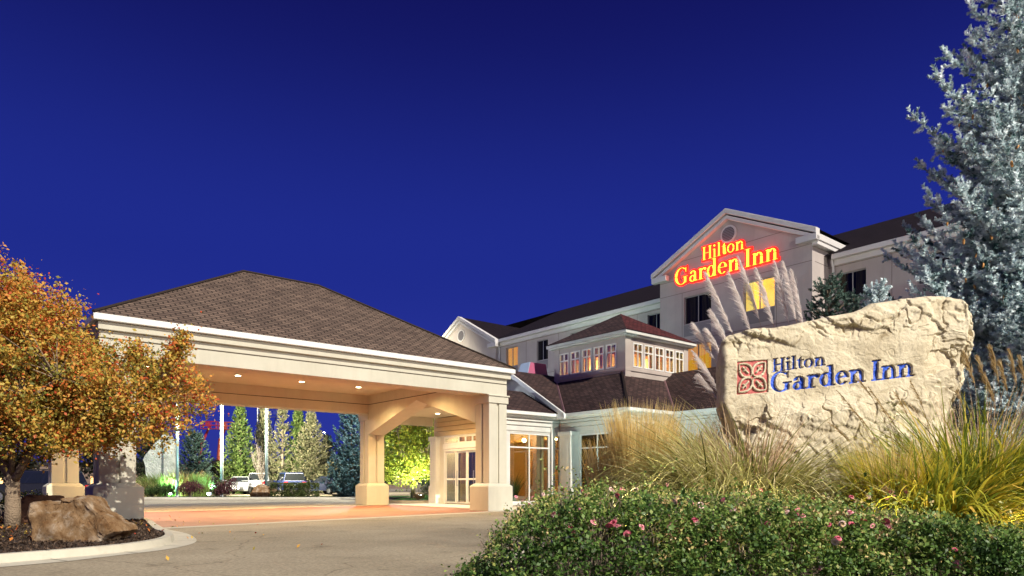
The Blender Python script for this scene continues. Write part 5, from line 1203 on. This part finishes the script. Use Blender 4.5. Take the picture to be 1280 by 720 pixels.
fsp('broad pale-lit spruce above the dark sedan', 389, 64, 519, 42, pneed, power=1.3)
fsp('dark unlit spruce at the right end of the row', 409, 72, 547, 24, dneed, power=1.0)
fsp('teal-blue spruce beside the right rear canopy pillar', 440, 50, 498, 28, bneed, power=.7, whorl=.36)
fsp('short grey-green spruce behind the left flagpole', 243, 60, 543, 24, sprm, power=.7)
fsp('dark spruce behind the pale standing stone', 190, 66, 530, 30, dneed, power=.7)
for px, Y, yt, wp in ((120, 95, 545, 40), (150, 100, 560, 36), (20, 80, 560, 40), (268, 100, 575, 26), (425, 90, 575, 26)):
    H = HC+(HOR-yt)/FPX*Y; lab = {120: 'dark bushy tree far behind the left canopy pillar', 150: 'dark bushy tree behind the mulch island, right of its taller neighbour', 20: 'dark tree behind the crab apple trunk at the far left', 268: 'dark distant tree under the red boom lift', 425: 'dark distant tree between the sedan and the teal spruce'}[px]
    broadleaf('tree', lab, at(px, Y, 0), [([(0, 0, 0), (0, 0, H*.5), (.2, 0, H*.8)], .2, .05)], [(0, 0, H*.6, wp*Y/FPX*.5, 2, H*.36)], 90, 24, .42, .6, leafmat('dark_tree_leaves_%d' % px, [(0, (.01, .014, .008)), (1, (.04, .035, .02))]), bark, seed=px)
# bare deciduous tree at the right flagpole
mb = MB(); bt = thing('bare_tree', 'thin leafless tree in front of the pale spruce by the right flagpole', 'tree', at(327, 56, .05)); rd = random.Random(2)
mb.tube([(0, 0, 0), (0, 0, 1.2), (.05, 0, 2.2)], [.05, .045, .03], 6)
for i in range(46):
    a = rd.uniform(0, 6.28); L = rd.uniform(1.2, 3.0); z0 = rd.uniform(.9, 2.2); s = rd.uniform(.25, .5); p = Vector((0, 0, z0)); q = p+Vector((math.cos(a)*s*L*.5, math.sin(a)*s*L*.5, L*.55)); e_ = q+Vector((math.cos(a)*s*L*.3, math.sin(a)*s*L*.3, L*.45))
    mb.tube([p, q, e_], [.014, .009, .004], 4)
    for j in range(4):
        b = p.lerp(e_, rd.uniform(.4, .9)); mb.tube([b, b+Vector((rd.uniform(-.4, .4), rd.uniform(-.4, .4), rd.uniform(.2, .6)))], [.006, .003], 3)
mb.build('branches', mat('pale_bark', (.15, .12, .10), (.20, .17, .15), 8, .9), bt)
# lit standing stone, grasses and bushes
boulder('boulder', 'pale standing stone washed by mint floodlight left of the left flagpole', at(200, 55, .1), (1.35, 1.0, 3.1), mat('pale_rock', (.30, .33, .28), (.60, .63, .56), 1.6, .9, 1, 9, bdist=.1), 21, .3, 4, 12)
lg = leafmat('lawn_grass_tall', [(0, (.10, .18, .03)), (.5, (.25, .36, .08)), (1, (.45, .50, .16))], .35)
def fgrass(label, px, Y, n, L, rad, wd, m, th=.25, dr=.5):
    t = thing('ornamental_grass', label, 'ornamental grass', at(px, Y, .1)); clump(None, n, rad, L, th, dr, wd, m, 'blades', t, K=4)
fgrass('floodlit green grass at the foot of the pale standing stone', 205, 51.8, 800, 1.9, .9, .05, lg, .35, .8)
fgrass('pale floodlit grass behind the left flagpole', 231, 52.4, 800, 2.0, .8, .05, straw, .35, .8)
fgrass('bright upright green grass above the dark red shrubs', 250, 51, 700, 1.6, .55, .04, lg, .1, .25)
fgrass('brownish grass left of the floodlit stone', 184, 51, 600, 1.5, .8, .05, olive, .35, .8)
barb = leafmat('barberry_leaves', [(0, (.030, .008, .012)), (.5, (.085, .022, .030)), (1, (.17, .06, .06))], .2)
boxm = leafmat('boxwood_leaves', [(0, (.02, .03, .008)), (.5, (.065, .085, .02)), (1, (.16, .17, .05))], .2)
shrub('shrub', 'rounded dark red barberry shrub at the foot of the left flagpole', 238, 48.8, 2.0, 1.25, barb, 2200, .10)
shrub('shrub', 'taller dark red barberry shrub in front of the white sedan', 282, 49.2, 1.6, 1.55, barb, 2000, .10)
shrub('shrub', 'yellow-green bush between the two dark red shrubs', 271, 49.8, 1.1, 1.35, boxm, 1500, .10)
shrub('shrub', 'small green shrub nearest the left pillar across the drive', 190, 48.8, 1.5, .85, bush, 1500, .10)
shrub('shrub', 'leafy green shrub between the pillar and the red barberry', 208, 49, 1.5, 1.05, bush, 1700, .10)
def boxwood(label, px, Y, w_, h_):
    t = thing('boxwood', label, 'shrub', at(px, Y, .12)); n = 3200; d = unit(rng.normal(size=(n, 3))); q = np.sign(d)*np.abs(d)**.55; q = q/np.abs(q).max(1, keepdims=True)*(.92+.10*rng.random((n, 1)))
    P = q*np.array([w_/2, w_/2, h_/2])*(1-.10*rng.random((n, 1))**2)+np.array([0, 0, h_/2+.02]); V, F = leaves(P, .085, .2, .6); npmesh('foliage', V, F, boxm, t, rnd=rep(np.clip(rng.normal(.45, .22, n), 0, 1), 4))
    mb = MB(); mb.tube([(0, 0, -.05), (0, 0, h_*.6)], [.05, .02], 6)
    for i in range(5): mb.tube([(0, 0, .1), (w_*.3*math.cos(i*1.26), w_*.3*math.sin(i*1.26), h_*.7)], [.03, .01], 4)
    mb.build('stems', bark, t)
boxwood('clipped boxwood cube in front of the blue SUV, beside the flat brown rock', 352, 49, 1.25, .98); boxwood('lower clipped boxwood in the middle of the three', 367, 48.7, 1.1, .85); boxwood('clipped boxwood cube nearest the dark sedan', 386, 48.6, 1.2, .98)
boxwood('boxwood showing behind the middle of the three clipped ones', 373, 51, 1.2, 1.0)
boulder('boulder', 'low flat-topped reddish rock at the foot of the right flagpole', at(329, 49, .05), (1.15, .7, .55), rk, 13, .1, 4, 10)
mint = mat('teal_lit_pole_paint', (.32, .44, .44), (.27, .38, .38), 3, .35, metal=.3)  # teal of the light on the poles is put into their colour
def flagpole(label, px, Y, H):
    t = thing('flagpole', label, 'flagpole', at(px, Y, .1)); mb = MB(); mb.tube([(0, 0, 0), (0, 0, H*.6), (0, 0, H)], [.105, .09, .045], 14); mb.build('pole', mint, t, smooth=True)
    mb = MB(); mb.tube([(0, 0, 0), (0, 0, .1), (0, 0, .12)], [.2, .18, .12], 16); mb.build('base_collar', M['metal'], t)
    bm = bmesh.new(); bmesh.ops.create_uvsphere(bm, u_segments=14, v_segments=8, radius=.1); me = bpy.data.meshes.new('finial'); bm.to_mesh(me); bm.free(); f = link('finial', me, M['metal'], t); f.location = (0, 0, H+.07)
    mb = MB(); mb.tube([(.13, -.03, 1.2), (.12, -.03, H-.1)], .008, 4); mb.box(.05, -.05, 1.15, .14, -.02, 1.25); mb.build('halyard', M['white'], t)
flagpole('flagpole rising behind the left red barberry shrub', 221.5, 50.6, 9.0); flagpole('flagpole rising left of the dense green spruce', 277, 51.2, 10.5); flagpole('flagpole rising from the flat reddish rock', 333, 50.2, 9.0)
def street_lamp(label, px, Y, H, on=True, arm=.9, e=900, loc=None):
    t = thing('street_lamp', label, 'street lamp', loc or at(px, Y, 0)); mb = MB(); mb.tube([(0, 0, 0), (0, 0, .5)], .2, 12); mb.tube([(0, 0, .5), (0, 0, H)], [.085, .06], 10); mb.tube([(0, 0, H-.08), (0, -arm, H)], .035, 8); mb.build('pole', M['metal'], t)
    mb = MB(); mb.loft([[(-.2, -arm-.5, H-.05), (.2, -arm-.5, H-.05), (.2, -arm+.1, H-.05), (-.2, -arm+.1, H-.05)], [(-.14, -arm-.42, H+.1), (.14, -arm-.42, H+.1), (.14, -arm+.05, H+.1), (-.14, -arm+.05, H+.1)]]); h = mb.build('lamp_head', M['dark'], t, bevel=.02)
    MB().box(-.16, -arm-.46, H-.075, .16, -arm+.06, H-.052).build('lens', mat('street_lamp_lens', (1, 1, 1), emis=(.85, .93, 1), es=60. if on else 0), h)
    if on: lamp('street_glow', 'POINT', (0, -arm-.2, H-.25), e, (.85, .93, 1), t, None, .2)
    return t
street_lamp('lit street lamp above the dark sedan and the row of spruces', 407, 118, 9.7); street_lamp('low lit lamp right of the dark unlit spruce', 441, 112, 4.3)
street_lamp('tall thin grey lamp post left of the right flagpole', 322, 68, 9.4, on=False)
# maple lit from below, beyond the link
mapl = leafmat('maple_leaves', [(0, (.05, .09, .008)), (.35, (.14, .20, .018)), (.7, (.27, .30, .03)), (1, (.38, .27, .04))], .35, .5, .3)
mt = [([(0, 0, -.05), (.03, 0, .8), (0, 0, 1.4)], .16, .12)]+[([(0, 0, 1.2), (math.cos(a)*.6, math.sin(a)*.6, 2.0), (math.cos(a)*1.7, math.sin(a)*1.5, 3.0), (math.cos(a)*2.2, math.sin(a)*2., 4.2)], .08, .02) for a in (0, 1.1, 2.2, 3.3, 4.4, 5.4)]
broadleaf('maple_tree', 'leafy green maple lit from below, seen between the canopy pillar and entrance doors', at(516, 45, .1), mt, [(0, 0, 3.6, 2.6, 2.4, 2.1), (0, 0, 5.0, 2.2, 2.2, 1.8), (-1.2, -.3, 2.2, 1.3, 1.2, .9), (1.1, -.3, 2.3, 1.3, 1.2, .9), (0, -.6, 2.0, 2.3, 1.6, 1.0)], 720, 44, .14, .36, mapl, bark, .5, .2, seed=8)
fl = thing('ground_floodlight', 'small bright floodlight in the mulch below the lit maple', 'floodlight', at(525, 42.6, .1))
def flood(t, d, ener, col, spot=95, box=True):
    mb = MB(); mb.tube([(0, 0, 0), (0, 0, .16)], .03, 8); mb.box(-.14, -.09, .14, .14, .09, .34); mb.build('housing', M['dark'], t, bevel=.02)
    MB().box(-.11, -.13, .17, .11, -.10, .31).build('lens', mat('flood_lens', (1, 1, 1), emis=(.8, .95, 1), es=25), t); lamp('flood_glow', 'SPOT', (0, .0, .55), ener, col, t, d, .08, spot, .6)
flood(fl, (-.3, .35, 1), 2200, (1, .98, .72), 140)
shrub('shrub', 'round bright green shrub left of the entrance door wall', 538, 41.2, 1.5, 1.25, leafmat('bright_shrub', [(0, (.03, .07, .012)), (1, (.12, .22, .04))]), 2600, .07, .1)
shrub('shrub', 'small orange-tan plant beside the floodlight under the maple', 523, 40.8, .7, .5, leafmat('orange_plant', [(0, (.25, .13, .03)), (1, (.45, .28, .08))]), 700, .06, .1)
f2 = thing('ground_floodlight', 'floodlight hidden in the grass before the pale standing stone', 'floodlight', at(214, 50.2, .12)); flood(f2, (-.35, 1, .42), 650, (.40, 1, .66), 110)
f4 = thing('ground_floodlight', 'white floodlight between the two red barberry shrubs aimed at the flagpoles', 'floodlight', at(262, 49.3, .12)); flood(f4, (.05, .3, 1), 330, (.40, 1, .95), 150)
f3 = thing('ground_floodlight', 'floodlight behind the rose hedge washing the lobby eaves', 'floodlight', bw(4.0, -2.6, .1), 0); flood(f3, (.75, .75, .62), 850, (.70, 1, .88), 125)
f5 = thing('ground_floodlight', 'floodlight in the bed washing the right end of the lobby wall', 'floodlight', bw(8.6, -3.6, .1), 0); flood(f5, (.15, .9, .8), 110, (.75, 1, .9), 120)
f6 = thing('roof_floodlight', 'roof floodlight washing the left hotel wing with mint light', 'floodlight', bw(14.5, 13.5, 5.2), 0); flood(f6, (.9, .28, .75), 600, (.55, 1, .76), 95)
for lab, p, d, e_ in (('warm floodlight in the bed shining up into the golden grass left of the stone sign', (1.55, 8.75, .1), (.25, 1, .75), 75), ('warm floodlight in the bed below the right half of the stone sign', (4.55, 8.45, .1), (.15, 1, .8), 16), ('warm floodlight in the bed among the yellow-green grass at the right', (6.1, 8.5, .1), (.2, 1, .8), 14), ('warm floodlight in the bed between the olive grass and the stone sign', (3.0, 8.6, .1), (-.1, 1, .7), 60)):
    q = thing('ground_floodlight', lab, 'floodlight', p); flood(q, d, e_, (1, .86, .50), 140); q.rotation_euler.z = R(180); q.children[2].rotation_euler = Vector((-d[0], -d[1], d[2])).to_track_quat('-Z', 'Y').to_euler()
# cars
def car(kind, label, px, Y, heading, paint, cat, plate=False):
    t = thing('parked_'+kind, label, cat, at(px, Y, .2 if Y > 54 else 0), heading); m = paint
    body, green, top = {
     'sedan': ([(-2.25,.34),(-2.32,.6),(-2.28,.92),(-1.7,1.0),(1.0,.97),(1.85,.86),(2.25,.70),(2.32,.45),(2.2,.28)], [(-2.0,.97),(-1.25,1.40),(.15,1.44),(1.15,.95)], .62),
     'suv': ([(-2.3,.40),(-2.36,.75),(-2.3,1.08),(1.05,1.08),(2.0,1.02),(2.3,.82),(2.34,.5),(2.25,.36)], [(-2.24,1.05),(-2.02,1.74),(.45,1.78),(1.25,1.05)], .70),
     'pickup': ([(-2.7,.5),(-2.75,.8),(-2.7,1.12),(1.1,1.12),(2.3,1.06),(2.55,.9),(2.6,.55),(2.5,.42)], [(-.75,1.1),(-.6,1.78),(.6,1.80),(1.25,1.1)], .72)}[kind]
    W_ = .90 if kind == 'sedan' else .95
    mb = MB(); mb.loft([[(x, s*W_*f, z) for x, z in body] for s, f in ((-1, .97), (-1, 1.0), (1, 1.0), (1, .97))]); b = mb.build('body', m, t, bevel=.07, seg=3)
    mb = MB(); mb.loft([[(x, -(W_-.06 if z < 1.15 and i in (0, 3) else top), z) for i, (x, z) in enumerate(green)], [(x, (W_-.06 if z < 1.15 and i in (0, 3) else top), z) for i, (x, z) in enumerate(green)]]); mb.build('cabin', m, t, bevel=.05, seg=2)
    g = green; L = lambda a, b_, q: (a[0]+(b_[0]-a[0])*q, a[1]+(b_[1]-a[1])*q)
    def side(xa, xb, s):
        lo, hi = .12, .86; P_ = []
        for xq, q in ((xa, lo), (xb, lo), (xb, hi), (xa, hi)):
            bl, tl = L(g[0], g[3], xq), L(g[1], g[2], xq); p = L(bl, tl, q); y = (W_-.06)+(top-W_+.06)*q; P_.append((p[0], s*(y+.008), p[1]))
        MB().poly(P_).build('side_window', M['dglass'], t)
    for s in (-1, 1):
        for xa, xb in ((.06, .33), (.36, .63), (.66, .95)): side(xa, xb, s)
    def scr(a, b_, nm, dx):
        P_ = []
        for q, s in ((.1, -1), (.1, 1), (.88, 1), (.88, -1)):
            p = L(a, b_, q); y = (W_-.12)+(top-.06-W_+.12)*q; P_.append((p[0]+dx, s*y, p[1]+.01))
        MB().poly(P_).build(nm, M['dglass'], t)
    scr(g[3], g[2], 'windscreen', .02); scr(g[0], g[1], 'rear_window', -.02)
    wx = {'sedan': 1.38, 'suv': 1.42, 'pickup': 1.65}[kind]; wr = .33 if kind == 'sedan' else .38
    for x in (-wx, wx):
        for s in (-1, 1):
            mb = MB(); mb.tube([(x, s*(W_-.2), wr), (x, s*(W_+.02), wr)], wr, 24); wh = mb.build('wheel', M['black'], t, bevel=.03)
            mb = MB(); mb.tube([(x, s*(W_+.02), wr), (x, s*(W_+.035), wr)], wr*.62, 16)
            wh2 = mb.build('rim', M['metal'], wh)
    hz = body[-3][1]-.12; xf = body[-3][0]
    for s in (-1, 1):
        MB().box(xf-.12, s*.5, hz, xf+.035, s*.82, hz+.16).build('headlight', mat('lamp_glass', (.7, .72, .75), rough=.1, spec=.8), t, bevel=.02)
        MB().box(body[1][0]-.03, s*.55, body[2][1]-.28, body[1][0]+.1, s*.86, body[2][1]-.08).build('tail_light', mat('tail_lamp_red', (.45, .02, .02), rough=.2, spec=.7), t, bevel=.02)
    mb = MB(); mb.box(body[-2][0]-.08, -.55, .38, body[-2][0]+.035, .55, .62); mb.build('grille', M['dark'], t, bevel=.02)
    mb = MB(); mb.box(body[1][0]-.035, -.26, .62, body[1][0]+.05, .26, .76)
    mb.box(body[-2][0]+.036, -.26, .44, body[-2][0]+.05, .26, .56); mb.build('number_plate', M['white'], t)
    for s in (-1, 1): MB().box(.72, s*(W_+.02), 1.0, .86, s*(W_+.2), 1.14).build('wing_mirror', m, t, bevel=.02)
    if kind == 'suv':
        mb = MB()
        for s in (-1, 1): mb.box(-1.7, s*.62, 1.80, .3, s*.58, 1.84)
        mb.build('roof_rail', M['dark'], t)
    if kind == 'pickup':
        MB().box(-2.6, -.8, 1.125, -.8, .8, 1.135).build('load_bed', M['dark'], t)
    return t
def paint(n, c, c2=None): return mat(n, c, c2, 1.5, .25, spec=.6)
car('sedan', 'white sedan facing the drive, half behind the tall red barberry', 301, 57, R(-78), paint('white_car_paint', (.26, .27, .28)), 'sedan', True)
car('pickup', 'pale silver pickup truck parked left of the blue SUV', 325, 59, R(100), paint('silver_car_paint', (.17, .17, .18)), 'pickup truck')
car('suv', 'dark blue SUV with roof rails behind the clipped boxwoods', 362, 57, R(118), paint('navy_car_paint', (.012, .022, .085)), 'SUV')
car('sedan', 'dark blue-black sedan parked beside the teal spruce', 410, 55.5, R(140), paint('black_blue_paint', (.012, .016, .035)), 'sedan')
car('suv', 'dark SUV parked behind the crab apple trunk and the left rear pillar', 48, 37, R(170), paint('dark_suv_paint', (.015, .017, .03)), 'SUV')
car('sedan', 'dark sedan half hidden behind the bright grass by the flagpoles', 262, 60, R(100), paint('dark_grey_paint', (.04, .04, .045)), 'sedan')
# boom lifts
def boom_lift(label, px, Y, basket, knee, col, rot=0):
    m = mat('boom_paint_%d' % px, col, tuple(c*.8 for c in col), 3, .5); o = at(px, Y, 0); t = thing('boom_lift', label, 'boom lift', o)
    W3 = lambda p: Vector((at(p[0], Y, HC+(HOR-p[1])/FPX*Y))-o)
    mb = MB(); mb.box(-1.6, -1.1, .5, 1.6, 1.1, 1.3); mb.tube([(0, 0, 1.3), (0, 0, 1.9)], .7, 12); mb.build('chassis', m, t, bevel=.05)
    for x in (-1.2, 1.2):
        for y in (-1.2, 1.2): MB().tube([(x, y-.18, .5), (x, y+.18, .5)], .5, 16).build('wheel', M['black'], t)
    k, b = W3(knee), W3(basket); mb = MB(); mb.tube([(0, 0, 1.8), k], [.32, .26], 4); mb.tube([k+Vector((0, .3, 0)), b+Vector((0, .3, -.5))], [.24, .16], 4); mb.build('boom', m, t)
    mb = MB(); w_, h_ = 1.15, 1.1
    for z in (0, h_*.5, h_):
        for y in (-.5, .5): mb.tube([b+Vector((-w_, y, z-h_)), b+Vector((w_, y, z-h_))], .045, 5)
        for x in (-w_, w_): mb.tube([b+Vector((x, -.5, z-h_)), b+Vector((x, .5, z-h_))], .045, 5)
    for x in (-w_, 0, w_):
        for y in (-.5, .5): mb.tube([b+Vector((x, y, -h_)), b+Vector((x, y, 0))], .045, 5)
    mb.box(b.x-w_, b.y-.5, b.z-h_-.05, b.x+w_, b.y+.5, b.z-h_); mb.box(b.x-.4, b.y-.55, b.z-.75, b.x+.3, b.y-.5, b.z-.15); mb.build('basket', m, t)
boom_lift('red boom lift with raised basket, nearer the left flagpole', 247, 105, (262, 527), (252, 552), (.38, .03, .06))
boom_lift('orange and red boom lift directly behind the middle flagpole', 271, 108, (282, 528), (275, 548), (.50, .10, .05))
boom_lift('blue boom lift raised above the tan spruce', 349, 120, (346, 513), (343, 532), (.05, .06, .30))
# low buildings far away
lbm = mat('far_wall', (.22, .16, .13), (.28, .2, .16), 1, .9)
def farb(label, px, Y, w_, h_):
    t = thing('far_building', label, 'building', at(px, Y, 0)); MB().box(-w_/2, 0, 0, w_/2, 9, h_).build('wall', lbm, t); MB().box(-w_/2-.3, -.3, h_, w_/2+.3, 9.3, h_+.5).build('roof', M['dark'], t)
    for i in range(int(w_/3)): MB().box(-w_/2+1+i*3, -.06, 1, -w_/2+2.6+i*3, -.01, 2.4).build('window', M['neonw'] if i % 2 == 0 else M['dglass'], t)
M['neonw'] = mat('far_lit_window', (1, .6, .25), emis=(1, .55, .2), es=1.2)
farb('low brown building with lit windows beyond the sedan and the spruces', 425, 140, 26, 4.2); farb('low dark building beyond the boom lifts', 258, 150, 30, 4.8); farb('low building far left behind the crab apple', 60, 130, 34, 4.5)
street_lamp('lit street lamp added on the lawn, unseen behind the right rear canopy pillar', 466, 45.5, 8.4, True, .9, 1800)  # added lamp, out of sight, to brighten the background spruces
lt = street_lamp('lit street lamp added on the far verge, unseen behind the left front canopy pillar', 146, 43, 9.0, True, .9, 1500)  # another added lamp, kept out of sight, for the same spruces
lamp('spruce_fill_beam', 'SPOT', (.3, .2, 8.7), 60000, (1, .95, .70), lt, (.40, 1, -.16), .3, 66, .5)  # extra beam added to brighten the spruce row
# the car-park lamp that lights the foreground, standing behind the photographer
kl = street_lamp('tall car-park lamp standing on the near side of the drive', 0, 0, 13.0, True, 1.2, 0, (19, -7, 0))
kl.rotation_euler = (0, 0, R(180))
KEY = lamp('key_glow', 'SPOT', (0, -1.6, 12.7), 11500, (1, .94, .80), kl, (.62, -1, -.22), .28, 150, .4)

GR = {'flagpole': 'flagpoles across the drive', 'boxwood': 'clipped boxwoods across the drive', 'boom_lift': 'boom lifts beyond the car park', 'street_lamp': 'car-park street lamps', 'ground_floodlight': 'ground floodlights', 'tree': 'dark trees far behind the drive', 'far_building': 'low buildings far away', 'plume_grass': 'plume grasses around the stone sign', 'boulder': 'boulders in the planting beds'}
for o in list(S.objects):
    if o.parent or 'category' not in o or 'group' in o: continue
    b = o.name.split('.')[0]
    if b in GR: o['group'] = GR[b]
    elif b == 'spruce_tree': o['group'] = 'spruces across the drive' if o.location.y > 40 else 'spruces behind the stone sign'
    elif b == 'ornamental_grass': o['group'] = 'ornamental grasses across the drive' if o.location.y > 40 else 'ornamental grasses around the stone sign'
    elif b == 'shrub' and o.location.y > 30: o['group'] = 'shrubs across the drive'
    elif b.startswith('parked_'): o['group'] = 'parked cars'
